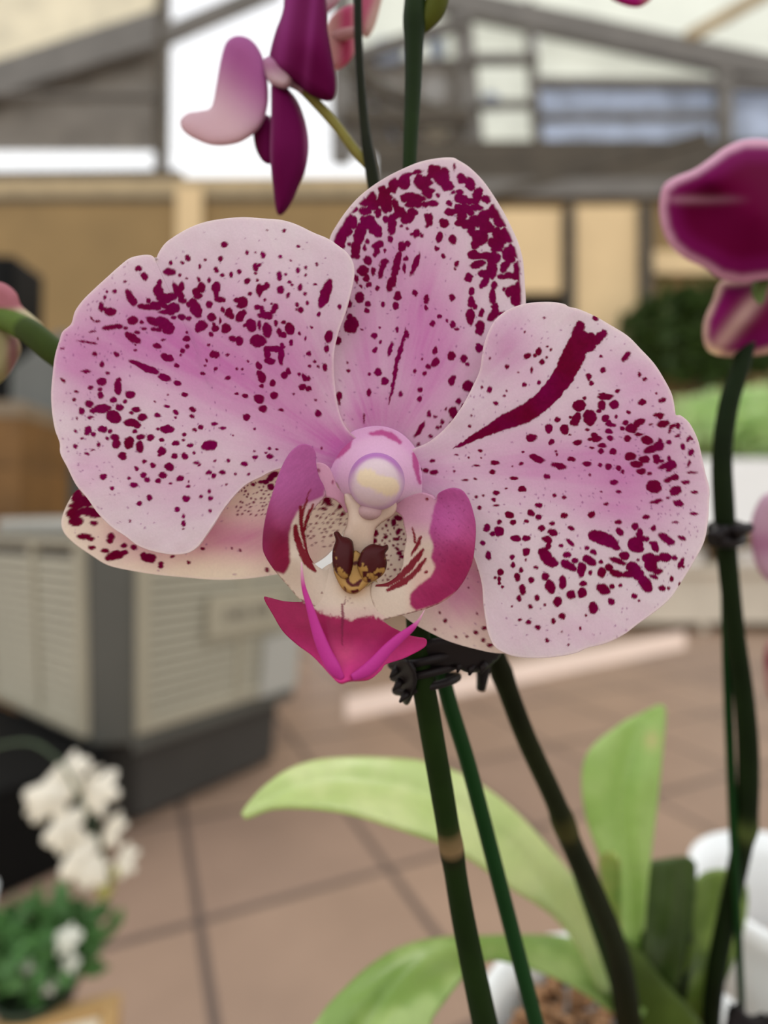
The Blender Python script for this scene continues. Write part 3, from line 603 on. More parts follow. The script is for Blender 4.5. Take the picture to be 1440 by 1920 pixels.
DOR = sp("""120 535 28 36;150 490 35 30;165 420 28 38;130 575 14 18;215 600 22 48 10;210 640 22 14;200 440 20 30;240 500 25 58 20;235 545 20;200 360 20 12;265 320 28 18;310 290 20 28;320 330 28;270 370 33 18;290 440 38 33;330 480 30 28;345 505 20;260 420 16;350 380 16 23;375 310 23 38 -20;400 330 28 42;370 240 18;410 250 38 13 -20;440 215 18 38;400 290 28 18;430 450 22 48;400 420 18;450 400 16 14;460 350 14 48 -15;490 380 18 38 -30;510 420 20 25;540 400 20 38 20;570 380 14 12;505 195 28 38 10;480 200 18;530 155 25 9 -15;580 140 30 9 -10;600 205 18 30;590 185 16 28 20;620 180 18 12;540 290 38 26;500 290 18 16;560 330 38 18;600 290 33 13 20;590 320 16 28;640 250 20 38 -20;665 250 14;640 200 28 12;650 180 14 20;630 330 18 12;675 325 30 14;690 120 25 20;680 140 28;700 160 16 28;670 115 14 18;745 150 24 38 10;740 190 28 28 -30;760 215 28 22 -30;775 225 22 14;705 280 7 9
655 420 18 32 10;640 460 9 8;640 400 12 14;850 175 20 24;835 165 10;900 210 24 34 -20;800 260 12 10;850 300 35 20 20;840 260 16 14;945 280 24 43 15;1000 300 22 20;895 310 28 14;778 322 14;785 375 30 16;830 360 18 23;870 350 28 18;930 350 38 16;850 400 23 38;900 380 18 14;840 440 23 18;880 450 23;930 430 33 28;910 480 20 38;980 420 28 46;1000 470 38 28;960 530 38 38;930 570 20 22;1000 380 14;1040 370 28 38 20;1080 420 28 38;1100 450 14;1060 500 23 28;1110 520 33 36;1050 560 36 28;1140 520 18 38;1090 560 14 28;1060 600 28 13;920 630 30 23;950 640 40 13;1000 640 28 18;1040 650 33 28;1130 620 28 38 30;1180 610 20 28;1110 700 18 38 30;1150 660 18;945 690 40 17 -15;920 695 14;1030 720 24 46;1000 750 28 23;970 745 18 16;985 800 17 33 40;1190 720 23 38;1150 760 38 18 10;1100 765 33 12;1200 770 16 20;1150 850 33 23 -30;1190 830 20 28;1180 900 28 33;1205 910 14 20;1130 860 12
745 443 22 22 20;718 530 16 28 15;797 540 18 24;490 465 6;525 478 6;422 538 12 18;490 583 18 24;525 568 12 14;580 505 14 20;610 515 8 12;555 510 12 6;345 575 28 16 -20;340 610 14 16;330 635 9;285 555 9 12;178 572 10 9;270 590 8 14;390 605 6 9;290 672 16 20 -20;275 655 10 8;258 730 26 24;320 733 10 18;220 775 8 22 -15;280 772 16 14;296 810 12 13;246 820 7;343 834 9;385 685 15 26 20;367 730 13 38 8;458 690 16 62 14;475 645 9 30 10;430 800 18 42 18;445 750 15 50 8;570 690 13 58 20;515 660 11 12;505 715 7 22;235 890 22 26;287 928 12;283 970 11 13;175 925 10 18;155 965 5 20 15;178 1005 12 16;185 1055 34 36;200 1035 18 20;170 1085 16;108 1145 14 18;380 934 9 13;465 878 16 22 15;450 938 16 20;571 864 14 16;637 900 10 20;634 950 8 9;790 890 13 16;700 594 10 11;740 641 9;820 687 10 14;810 715 5 6;893 770 18 20 -20;910 853 14 18;905 913 17 28;929 943 12;903 1005 18 40;967 980 14 20 25;1037 880 16 38;1047 815 14 18;1105 836 8 9;1050 950 18 22;1040 990 20 38 35;1070 988 35 7 -10;960 1072 22 34 10;957 1192 20
717 1002 10 11;677 1045 11 14;764 1027 8;795 1053 13 16;822 1077 10 6;358 1068 6;463 1082 8 14;327 1121 12 17;364 1160 6;330 1207 10 13;250 1079 4 5;422 1198 10 32 12;522 1108 12 16
691 1206 9 18;786 1240 20 24;862 1256 14 20 15;883 1289 9 12;690 1277 16 22 40;652 1303 12 11;572 1328 8;630 1347 8 11;600 1441 9 11;600 1497 10 14;482 1468 7 12;295 1460 11 18;348 1337 15 19;386 1390 17 19;296 1346 7 8;165 1275 4;170 1328 6 7;115 1483 13 20;115 1520 6 12;793 1387 15 24 25;887 1422 26 26 40;935 1410 9 35 22;968 1430 8 12;1012 1442 13 18;828 1515 12 13;863 1545 12 18 30;800 1580 18 26;800 1630 12 28 30;656 1592 10 15;732 1637 10 12;758 1555 6;690 1607 6;703 1672 7 10;722 1670 5;600 1680 12 46 33;660 1722 9 11;590 1780 10 16;262 1615 4 22;610 1265 4;807 85 4 34 5""", 600, 280, 3.2)
LSL = sp("""165 1318 22 34;200 1345 38 24;160 1365 30 14;150 1400 30 20;160 1432 30 20;220 1390 50 16;250 1403 30 12;240 1440 16 9;195 1500 28 12;225 1510 14 8;317 1500 16 14;310 1520 14 10;232 1550 14 8;290 1563 16 8;335 1583 35 18 -10;310 1595 20 12;375 1570 16 9;375 1540 14 8;418 1547 12 9;482 1593 30 18;460 1585 14 12;495 1605 16 10;538 1620 10 8;537 1633 10 8;590 1588 8 5;662 1615 7;725 1553 7 5;893 1560 6;855 1550 4;1012 1648 8 10
1040 1225 22 12 -20;1025 1245 16 10 -20;1005 1257 14 9;985 1258 10 6;1030 1280 13;1048 1190 8 4;1020 1200 7 4;950 1270 9 6""", 80, 380, 2.4)
RSL = sp("""180 1492 9;133 1530 7 5;228 1565 7;275 1563 7;316 1545 9;348 1580 9;353 1527 12 9;378 1602 14 9;155 1455 6;320 1460 5;282 1345 4;330 1268 5""", 760, 540, 2.4)
_r = random.Random(11)
for (x0, y0, x1, y1, st, r0, L_) in ((445, 905, 520, 965, 9.2, 1.4, LSL), (578, 938, 652, 1030, 10.5, 1.6, LSL), (700, 965, 765, 1090, 11.5, 2.0, RSL)):
    y = y0; k = 0
    while y < y1:
        x = x0 + (k % 2) * st / 2
        while x < x1:
            if _r.random() < .85: L_.append((x + _r.gauss(0, 1.5), y + _r.gauss(0, 1.5), r0 * _r.uniform(.6, 1.4), r0 * _r.uniform(.5, 1.1), _r.uniform(-.8, .2)))
            x += st
        y += st * .8; k += 1
LSL += sp("460 475 22 18 0;440 520 14 8;540 505 26 10 -35;470 495 18 9;545 550 14 9 -40", 460, 780, 3.0)
RSL += sp("860 575 24 14 10;835 600 14 20;860 650 12 18 30;850 690 18 10;748 603 12 14;735 660 12 20 15;730 700 12 12;870 770 14 12 40;855 745 16 9 30;880 790 16 9;795 615 9;790 680 14 9 -30", 460, 780, 3.0)
# strokes: chains of x y r
def ch(txt, ox, oy, s):
    out = []
    for line in txt.strip().split('\n'):
        a = np.array([float(x) for x in line.replace(';', ' ').split()]).reshape(-1, 3)
        a = np.stack([a[:, 0] / s + ox, a[:, 1] / s + oy, a[:, 2] / s], 1); out.append(a)
    return out
RGT_C = ch("""215 725 1;260 700 10;330 662 18;400 628 26;450 600 36;530 570 42;600 525 42;655 470 44;710 400 47;745 330 52;775 262 52;790 235 44
770 215 24;785 170 22
860 235 22;893 203 17
820 250 40;830 225 26""", 760, 540, 2.4)
DOR_C = ch("""515 1070 4;505 1130 9;488 1190 12;470 1240 16;455 1300 13;445 1370 13;430 1450 11;410 1528 4""", 600, 280, 3.2)
def field(u, v, spots, chains=(), warp=2.2, wscale=7.0, soft=1.5, seed=3, grow=0.0):
    uu = u + warp * 2 * (fbm(u / wscale, v / wscale, seed) - .5); vv = v + warp * 2 * (fbm(u / wscale, v / wscale, seed + 20) - .5)
    m = np.zeros(u.shape)
    for (x, y, a, b, an) in spots:
        a = a * (1 + grow) + 3 * grow; b = b * (1 + grow) + 3 * grow
        R_ = max(a, b) + 4; k = np.nonzero((np.abs(uu - x) < R_) & (np.abs(vv - y) < R_))[0]
        if not len(k): continue
        dx = uu[k] - x; dy = vv[k] - y; c, s = math.cos(an), math.sin(an)
        q = np.sqrt(((c * dx + s * dy) / a) ** 2 + ((-s * dx + c * dy) / b) ** 2)
        m[k] = np.maximum(m[k], np.clip(.5 - (q - 1) * min(a, b) / soft, 0, 1))
    for C in chains:
        for (ax, ay, ar), (bx, by, br) in zip(C[:-1], C[1:]):
            ex, ey = bx - ax, by - ay; L = ex * ex + ey * ey + 1e-9
            t = np.clip(((uu - ax) * ex + (vv - ay) * ey) / L, 0, 1)
            d = np.sqrt((uu - ax - t * ex) ** 2 + (vv - ay - t * ey) ** 2) - (ar + (br - ar) * t)
            m = np.maximum(m, np.clip(.5 - d / soft, 0, 1))
    return m
def specks(u, v, n, x0, y0, x1, y1, dens, seed, r=1.4):
    rr = random.Random(seed); L = []
    while len(L) < n:
        x, y = rr.uniform(x0, x1), rr.uniform(y0, y1)
        if rr.random() < dens(x, y): L.append((x, y, r * rr.uniform(.5, 1.3), r * rr.uniform(.5, 1.8), rr.uniform(0, 3)))
    return field(u, v, L, warp=.5)
def tint(u, v, blobs):
    m = np.zeros(u.shape)
    for (x, y, sx_, sy_, an, a) in blobs:
        c, s = math.cos(math.radians(an)), math.sin(math.radians(an)); dx, dy = u - x, v - y
        m = m + a * np.exp(-((c * dx + s * dy) / sx_) ** 2 - ((-s * dx + c * dy) / sy_) ** 2)
    return np.clip(m, 0, 1)
WHITE_, PINK_, SPOT_, SPOTV_ = lin((240, 228, 234)), lin((216, 128, 196)), lin((122, 0, 50)), lin((140, 2, 92))
def petal_color(spots, chains, tints, sp_args, cx, cy, warp=2.2, white=WHITE_, pink=PINK_, extra=None, violet=0.5, grow=0.16, edge=None, margin=0.0):
    EO = smooth_poly(edge, 160) if edge is not None else None
    def f(u, v):
        an = np.arctan2(v - cy, u - cx); r = np.hypot(u - cx, v - cy)
        t = tint(u, v, tints) * (0.8 + 0.4 * fbm(an * 22, r / 120, 5)) + 0.10 * (fbm(u / 40, v / 40, 9) - .4) + .10 * (fbm(an * 60, r / 60, 15) - .5)
        c = mixc(np.broadcast_to(white, (len(u), 3)), pink, np.clip(t, 0, 1))
        sk = specks(u, v, *sp_args) if sp_args else 0
        c = mixc(c, lin((160, 90, 150)), .7 * sk) if sp_args else c
        m = field(u, v, spots, chains, warp, grow=grow)
        if EO is not None:
            sd_ = -poly_sd(u, v, EO) + 4 * (fbm(u / 8, v / 8, 77) - .5)
            c = mixc(c, lin((252, 240, 236)), sm(sd_, 6, 1) * .5)
            if margin: m = m * sm(sd_, margin * .6, margin * 1.2)
        hue = np.clip(violet + 1.2 * (fbm(u / 60, v / 60, 31) - .5), 0, 1)
        sc = SPOT_ * (1 - hue[:, None]) + SPOTV_ * hue[:, None]
        sc = sc * (0.85 + .3 * fbm(u / 5, v / 5, 33))[:, None]
        c = c * (1 - m[:, None]) + sc * m[:, None]
        if extra: c = extra(u, v, c)
        return c
    return f
# ================================================================== the spotted orchid
D0 = 0.092
def dep(pts):                            # control rows: u, v, millimetres behind the flower plane
    f = tps(pts); return lambda u, v: D0 + f(u, v) * 0.001
p0 = W(940, 2250, 0.13)
plant = empty('potted_orchid', (float(p0[0]), float(p0[1]), 0.85), 'orchid whose open white and pink flower with magenta spots fills the picture', 'orchid')
M_POT = plain('white_pot_glaze', (246, 248, 246), 0.3, noise=0.02)
M_BARK = plain('bark_chips', (150, 112, 78), 0.8, noise=0.45, scale=120)
GS = [lin((20, 38, 12)), lin((42, 66, 26)), lin((36, 40, 20))]
def stemcol(base, node=None):
    b = lin(base)
    def f(u, v, t):
        k = b * (0.8 + .5 * vnoise(np.array([u / 30]), np.array([v / 60]), 3)[0])
        if node:
            for (ny, h, c) in node:
                g = math.exp(-((v - ny) / h) ** 2); k = k * (1 - g) + lin(c) * g
        return k
    return f
def pot(parent, c, r, h, name='plant_pot', bark=True, seed=1, deep=0.0):
    """c: centre of the rim"""
    x, y, z = c
    BM().lathe([(.02, -h), (r * .68, -h), (r * .74, -h * .9), (r * .93, -.012), (r * .985, -.010), (r, -.004), (r, 0), (r * .94, 0), (r * .90, -.012), (r * .86, -.03), (r * .72, -h * .8), (.01, -h * .85)], (x, y, z), 56).build(name, M_POT, parent, 0, True)
    if bark:
        rr = random.Random(seed); b = BM()
        for i in range(260):
            a, q = rr.uniform(0, 6.283), math.sqrt(rr.random()) * r * (.84 - deep * 3); s = rr.uniform(.002, .0055)
            M = Matrix.Translation((x + q * math.cos(a), y + q * math.sin(a), z - .014 - deep + rr.uniform(-.003, .003))) @ Matrix.Rotation(rr.uniform(0, 3), 4, Vector((rr.gauss(0, 1), rr.gauss(0, 1), rr.gauss(0, 1))))
            b.box(-s, s, -s * .7, s * .7, -s * .4, s * .4, M)
        tag(b.build('potting_bark', M_BARK, parent), kind='stuff')
pot(plant, (float(p0[0]) + .02, float(p0[1]), 0.895), .048, .085, seed=4)
px_tube('flower_stem', [(800, -520, .118, 14), (790, -260, .114, 16), (786, -60, .112, 19), (778, 0, .111, 19), (775, 150, .110, 16), (768, 310, .108, 13), (766, 500, .106, 13), (772, 760, .104, 17), (777, 1000, .103, 20), (786, 1220, .103, 22), (802, 1330, .104, 22), (828, 1480, .106, 22), (848, 1600, .108, 21), (868, 1720, .110, 22), (905, 1900, .113, 24), (960, 2150, .120, 26), (985, 2280, .126, 26)],
        M_STEM, plant, stemcol((22, 38, 8), [(1578, 16, (128, 104, 72)), (1606, 10, (18, 24, 8))]), n=160, lumps=[(1592, .12, 26), (40, .18, 30)])
# flower: the short receptacle, all floral organs hang on it
flower = px_tube('flower', [(700, 880, D0 + .0075, 60), (705, 878, D0 + .0095, 40), (730, 868, D0 + .0115, 22), (766, 850, D0 + .0125, 16)], M_STEM, plant, lambda u, v, t: lin((150, 140, 90)), n=20)
flower['label'] = 'wide open front facing flower, white and pink with magenta spots'
L_OUT = zc([510, 262, 517, 235, 545, 190, 580, 160, 650, 118, 720, 90, 800, 74, 900, 65, 990, 71, 1070, 77, 1140, 97, 1220, 135, 1280, 160, 1330, 193, 1370, 225, 1395, 265, 1403, 310, 1395, 370, 1380, 430, 1360, 500, 1335, 570, 1317, 640, 1310, 700, 1312, 780, 1320, 860, 1330, 920, 1350, 985, 1385, 1035, 1440, 1080, 1500, 1140, 1520, 1210, 1460, 1260, 1330, 1230, 1200, 1205, 1110, 1190, 1040, 1205, 980, 1235, 920, 1265, 870, 1310, 820, 1370, 780, 1430, 740, 1490, 700, 1545, 660, 1574, 620, 1583, 570, 1583, 500, 1570, 430, 1545, 370, 1500, 310, 1460, 250, 1400, 200, 1330, 150, 1270, 110, 1190, 80, 1130, 76, 1080, 55, 1020, 42, 940, 38, 860, 45, 770, 55, 690, 75, 620, 90, 580, 128, 545, 145, 490, 180, 440, 230, 390, 290, 335, 340, 290, 390, 251, 440, 237, 480, 235, 500, 245], 80, 380, 2.4)
R_OUT = zc([-60, 830, -20, 760, 40, 722, 110, 690, 190, 620, 250, 540, 300, 450, 335, 370, 348, 290, 365, 220, 400, 150, 450, 105, 520, 75, 590, 64, 660, 63, 715, 72, 735, 84, 780, 95, 850, 125, 920, 165, 1000, 215, 1060, 275, 1120, 340, 1165, 410, 1200, 480, 1214, 550, 1218, 572, 1240, 574, 1280, 610, 1315, 680, 1335, 760, 1350, 830, 1368, 900, 1367, 970, 1362, 1050, 1345, 1140, 1300, 1230, 1235, 1335, 1190, 1400, 1120, 1460, 1050, 1510, 980, 1562, 900, 1600, 820, 1620, 770, 1642, 700, 1657, 600, 1666, 500, 1660, 440, 1640, 400, 1612, 375, 1560, 363, 1500, 352, 1420, 345, 1340, 325, 1260, 290, 1180, 200, 1100, 80, 1010, -30, 950, -80, 890], 760, 540, 2.4)
D_OUT = zc([60, 530, 90, 470, 150, 380, 220, 298, 300, 230, 400, 165, 500, 115, 600, 75, 700, 54, 790, 49, 830, 65, 900, 110, 980, 190, 1050, 290, 1110, 390, 1150, 470, 1190, 560, 1215, 650, 1225, 740, 1230, 820, 1235, 910, 1232, 990, 1205, 1100, 1120, 1300, 960, 1530, 800, 1680, 660, 1785, 560, 1812, 420, 1850, 300, 1820, 210, 1730, 120, 1620, 50, 1420, 10, 1200, 0, 1000, 10, 800, 30, 640], 600, 280, 3.2)
LS_OUT = [(150, 918), (133, 940), (120, 972), (123, 996), (143, 1018), (172, 1038), (205, 1058), (247, 1068), (297, 1076), (351, 1081), (397, 1085), (438, 1085), (476, 1082), (510, 1077), (560, 1068), (590, 1056), (618, 1036), (640, 1005), (665, 950), (680, 900), (660, 870), (560, 870), (440, 880), (300, 880), (200, 890)]
RS_OUT = [(690, 900), (694, 960), (697, 1030), (705, 1080), (725, 1125), (755, 1152), (780, 1170), (810, 1186), (843, 1201), (887, 1214), (935, 1223), (975, 1215), (1000, 1170), (1010, 1100), (980, 1020), (920, 960), (840, 905), (760, 870), (710, 870)]
dL = dep([(690, 880, 4.5), (560, 800, 1.6), (400, 720, .4), (250, 740, 1.0), (105, 740, 3.6), (160, 560, 3.2), (300, 470, 2.6), (480, 415, 2.4), (600, 440, 1.6), (660, 500, .3), (630, 650, .6), (470, 560, .4), (200, 930, 1.2), (340, 1040, -.8), (480, 900, .6), (300, 850, -.3)])
dR = dep([(720, 880, 4.5), (860, 860, 2.0), (1050, 860, .3), (1200, 860, .8), (1325, 900, 2.8), (1260, 720, 2.2), (1150, 620, 2.4), (1010, 570, 1.4), (930, 620, .6), (910, 740, .8), (960, 680, .6), (930, 1050, .6), (930, 1180, .4), (1050, 1230, .3), (1200, 1130, 1.2), (1050, 1050, -.2), (1080, 720, .6)])
dD = dep([(700, 850, 6.5), (790, 800, 3.8), (650, 800, 3.6), (760, 650, 3.2), (640, 640, 4.2), (880, 640, 3.8), (780, 480, 3.0), (640, 460, 4.8), (720, 360, 4.0), (850, 300, 5.0), (960, 430, 5.0), (975, 570, 5.6), (830, 420, 3.4)])
dLS = dep([(660, 900, 5.5), (560, 980, 5.0), (420, 980, 4.6), (420, 1085, 6.6), (250, 980, 5.2), (125, 980, 6.8), (280, 1070, 6.4), (150, 920, 6.4)])
dRS = dep([(690, 900, 5.5), (720, 1000, 5.2), (850, 1050, 4.6), (850, 1205, 6.4), (1000, 1150, 6.0), (760, 1150, 6.4), (930, 1220, 6.0)])
RING = [(625, 868), (640, 858), (652, 842), (656, 820)]
def ringmark(u, v, c):
    C = [np.array([(603, 866, 4), (620, 862, 6), (638, 850, 7), (650, 838, 7), (657, 824, 6), (655, 808, 3)], float)]
    m = field(u, v, [], C, 2.0) * .72; c = mixc(c, lin((186, 40, 130)), m)
    return c
def ringmark_r(u, v, c):
    C = [np.array([(777, 850, 5), (779, 868, 6), (783, 890, 4), (787, 905, 4), (792, 920, 3)], float)]
    m = field(u, v, [], C, 3.0) * .72; return mixc(c, lin((186, 30, 120)), m)
polar_sheet('dorsal_sepal', D_OUT, (790, 560), dD, petal_color(DOR, DOR_C, [(780, 620, 130, 220, 5, .18), (790, 680, 60, 150, 8, .34), (780, 560, 90, 150, 5, .35), (850, 700, 60, 120, 15, .25), (680, 680, 40, 130, 0, .5), (700, 790, 80, 50, 0, .45), (720, 480, 60, 60, 0, .3), (800, 340, 150, 30, 0, .15)], (160, 620, 320, 980, 800, lambda x, y: 1, 4), 720, 870, warp=3.2, violet=.45, grow=.26, edge=D_OUT, margin=9), M_PETAL, flower, N=640, Mr=150, ripple=.0006)
polar_sheet('lateral_sepal', LS_OUT, (390, 985), dLS, petal_color(LSL, [], [(420, 1000, 150, 40, 10, .65), (280, 1010, 90, 40, 0, .5), (500, 980, 60, 50, 0, .2)], (60, 130, 900, 600, 1080, lambda x, y: 1, 6), 690, 900, warp=2.0, white=lin((250, 240, 224)), pink=lin((222, 150, 186)), violet=.15, grow=.14, edge=LS_OUT), M_PETAL, flower, N=420, Mr=80)
polar_sheet('lateral_sepal', RS_OUT, (830, 1050), dRS, petal_color(RSL, [], [(860, 1110, 60, 60, 30, .55), (900, 1050, 80, 90, 0, .4)], (40, 760, 1000, 960, 1210, lambda x, y: 1, 7), 690, 900, warp=1.6, white=lin((250, 240, 228)), pink=lin((222, 150, 194)), violet=.1, grow=.05, edge=RS_OUT), M_PETAL, flower, N=360, Mr=70)
polar_sheet('petal', L_OUT, (400, 730), dL, petal_color(LEFT, [], [(400, 690, 280, 190, 20, .20), (400, 700, 130, 85, 20, .38), (250, 620, 120, 70, 15, .5), (130, 660, 70, 60, 0, .45), (540, 700, 110, 100, 20, .38), (600, 830, 110, 60, 15, .55), (460, 600, 190, 90, 0, .25), (180, 720, 60, 60, 0, .35), (300, 900, 150, 60, 15, .22), (670, 860, 60, 50, 0, .7), (160, 880, 40, 40, 0, .2)], (420, 110, 430, 620, 1000, lambda x, y: .25 + .75 * math.exp(-((x - 150) / 70) ** 2) , 8), 690, 880, violet=.5, edge=L_OUT), M_PETAL, flower, N=760, Mr=170, ripple=.0012)
polar_sheet('petal', R_OUT, (1030, 860), dR, petal_color(RGT, RGT_C, [(1080, 850, 260, 170, 5, .16), (1070, 880, 200, 65, 5, .46), (1200, 820, 90, 80, 0, .4), (1180, 960, 90, 50, 0, .4), (950, 650, 60, 70, 0, .45), (1180, 700, 80, 40, 20, .3), (800, 900, 60, 50, 0, .45), (1100, 1180, 130, 40, 0, .15), (740, 880, 40, 60, 0, .6)], (460, 830, 600, 1310, 1210, lambda x, y: .2 + .8 * math.exp(-((x - 1240) / 70) ** 2 - ((y - 900) / 150) ** 2), 9), 740, 880, violet=.25, edge=R_OUT), M_PETAL, flower, N=760, Mr=170, ripple=.0012)
# ------------------------------------------------------------------ lip, measured on the centre enlargement
Z4 = lambda L: zc(L, 460, 780, 3.0)
def z4sp(t): return sp(t, 460, 780, 3.0)
def z4ch(t): return ch(t, 460, 780, 3.0)
CREAM, MAG, MAGL, MAGD, RED = lin((226, 208, 190)), lin((176, 44, 112)), lin((186, 96, 160)), lin((140, 22, 66)), lin((128, 12, 34))
def dep4(pts): return dep([(x / 3 + 460, y / 3 + 780, z) for x, y, z in pts])
def edge_dots(u, v, c, O, s0=1.6):
    d = poly_sd(u, v, O); m = sm(-d, s0 + 1.2, s0 - .6) * sm(fbm(u / 5, v / 5, 41), .45, .55); return mixc(c, lin((110, 10, 40)), m * .8)
LL_OUT = Z4([340, 158, 378, 176, 397, 215, 398, 262, 412, 335, 442, 395, 452, 445, 415, 490, 378, 535, 353, 600, 344, 680, 350, 755, 380, 820, 430, 860, 462, 856, 492, 820, 510, 880, 530, 960, 520, 1060, 440, 1090, 370, 1060, 305, 1030, 250, 968, 200, 912, 150, 850, 113, 790, 97, 740, 100, 650, 120, 540, 150, 440, 180, 350, 215, 270, 252, 208, 300, 166])
LL_MAG = Z4([330, 130, 400, 180, 410, 290, 450, 400, 440, 450, 370, 480, 325, 500, 290, 540, 262, 600, 245, 680, 250, 750, 252, 820, 240, 860, 215, 890, 150, 870, 80, 760, 80, 560, 190, 240])
LL_ST = z4ch("""282 620 11.2;290 690 18.2;320 770 21.0;355 830 22.4;392 872 8.4
312 510 8.4;312 590 12.6;330 690 11.2;350 760 11.2;385 822 7.0
383 497 4.2;360 540 9.8;345 590 9.8;330 650 5.6
350 470 4.2;325 530 9.8;318 580 7.0
320 620 7.0;330 700 8.4
370 410 2.8;340 470 4.2""")
def ll_col(u, v):
    c = np.broadcast_to(CREAM, (len(u), 3)).copy()
    y = (v - 780) * 3; x = (u - 460) * 3
    c = mixc(c, lin((214, 160, 190)), sm(y, 620, 420) * .8)
    m = sm(-poly_sd(u + 3 * (fbm(u / 6, v / 6, 2) - .5), v, LL_MAG), -3, 3)
    g = mixc(np.broadcast_to(MAGL, (len(u), 3)), MAGD, sm(y, 330, 760)); g = g * (.9 + .25 * fbm((u + v) / 3, (v - u) / 18, 12))[:, None]
    g = mixc(g, lin((150, 40, 100)), .6 * sm(x - 60, 120, 20) * sm(y, 300, 500))
    c = c * (1 - m[:, None]) + g * m[:, None]
    c = mixc(c, RED, field(u, v, [], LL_ST, 1.6))
    c = mixc(c, lin((110, 12, 40)), field(u, v, z4sp("490 900 4 7;430 995 5;300 300 0.1"), [], .6))
    return mixc(c, edge_dots(u, v, c, LL_OUT), sm(v, 1060, 1090) * .8)
cdt_sheet('side_lobe', LL_OUT, 2.4, dep4([(340, 165, -4.4), (395, 260, -3.4), (445, 430, -1.6), (344, 680, -2.0), (430, 855, -2.6), (110, 700, -3.6), (200, 400, -5.6), (200, 650, -6.2), (280, 800, -4.6), (250, 960, -3.0), (480, 1060, -3.4), (300, 560, -4.0)]), ll_col, M_LIP, flower, th=.0009)
RL_OUT = Z4([830, 520, 862, 488, 905, 458, 980, 433, 1040, 448, 1070, 470, 1078, 445, 1100, 425, 1150, 407, 1210, 415, 1252, 455, 1280, 530, 1297, 620, 1291, 740, 1275, 830, 1240, 910, 1193, 978, 1120, 1040, 1030, 1080, 920, 1112, 830, 1132, 772, 1148, 730, 1090, 705, 1000, 716, 936, 745, 946, 800, 936, 852, 900, 882, 848, 893, 760, 905, 690, 893, 620, 882, 570, 862, 548])
RL_MAG = Z4([1075, 480, 1085, 420, 1150, 395, 1230, 410, 1300, 520, 1310, 740, 1250, 920, 1190, 990, 1080, 1060, 960, 1095, 925, 1060, 928, 1005, 965, 960, 1040, 905, 1068, 850, 1045, 800, 1060, 740, 1032, 660, 1050, 560])
RL_ST = z4ch("""1000 752 7.8;965 800 15.6;925 850 19.5;870 905 19.5;800 945 15.6;735 955 5.2
1012 805 7.8;975 855 14.3;930 905 15.6;870 945 16.9;800 978 10.4
985 680 6.5;975 710 11.7;955 745 10.4;935 785 5.2
940 630 3.9;950 670 6.5;955 710 7.8
900 940 7.8;860 955 7.8""")
def rl_col(u, v):
    y = (v - 780) * 3; x = (u - 460) * 3
    c = np.broadcast_to(CREAM, (len(u), 3)).copy(); c = mixc(c, lin((212, 148, 184)), sm(y, 760, 560) * .85); c = mixc(c, lin((222, 170, 160)), .5 * sm(y, 700, 900) * sm(x, 880, 980))
    m = sm(-poly_sd(u + 4 * (fbm(u / 6, v / 6, 2) - .5), v, RL_MAG), -3, 3)
    g = mixc(np.broadcast_to(lin((184, 84, 150)), (len(u), 3)), lin((164, 40, 96)), sm(y + .4 * x, 950, 1350)); g = g * (.88 + .3 * fbm((u - v) / 3, (v + u) / 18, 12))[:, None]
    c = c * (1 - m[:, None]) + g * m[:, None]
    c = mixc(c, RED, field(u, v, z4sp("1015 877 12 10;1088 1278 .1;1022 467 11 9"), RL_ST, 1.6))
    c = mixc(c, lin((120, 20, 80)), .6 * specks(u, v, 60, 815, 930, 880, 1060, lambda a, b: 1, 5, 1.1))
    return mixc(c, edge_dots(u, v, c, RL_OUT), sm(v, 1120, 1140) * .8)
cdt_sheet('side_lobe', RL_OUT, 2.4, dep4([(840, 520, .8), (980, 440, -.6), (1068, 480, -1.6), (1150, 410, -4.0), (1290, 640, -3.6), (1170, 700, -6.0), (1060, 640, -3.6), (900, 690, -.6), (882, 850, -1.6), (720, 940, -2.4), (800, 1130, -3.0), (1000, 1000, -3.8), (1080, 960, -4.8), (1190, 980, -3.6), (980, 800, -2.4)]), rl_col, M_LIP, flower, th=.0009)
cdt_sheet('lobe_flap', Z4([392, 270, 430, 264, 468, 286, 497, 340, 517, 395, 560, 450, 580, 500, 575, 545, 545, 500, 500, 465, 455, 452, 438, 400, 410, 335]), 2.4, dep4([(400, 270, -1.6), (450, 450, -1.0), (575, 530, .6), (500, 360, -.4)]),
          lambda u, v: mixc(np.broadcast_to(lin((226, 170, 196)), (len(u), 3)), lin((150, 30, 90)), field(u, v, z4sp("408 305 14 12 30;490 372 6 12"), [], 1.2) * .8), M_LIP, flower, th=.0008)
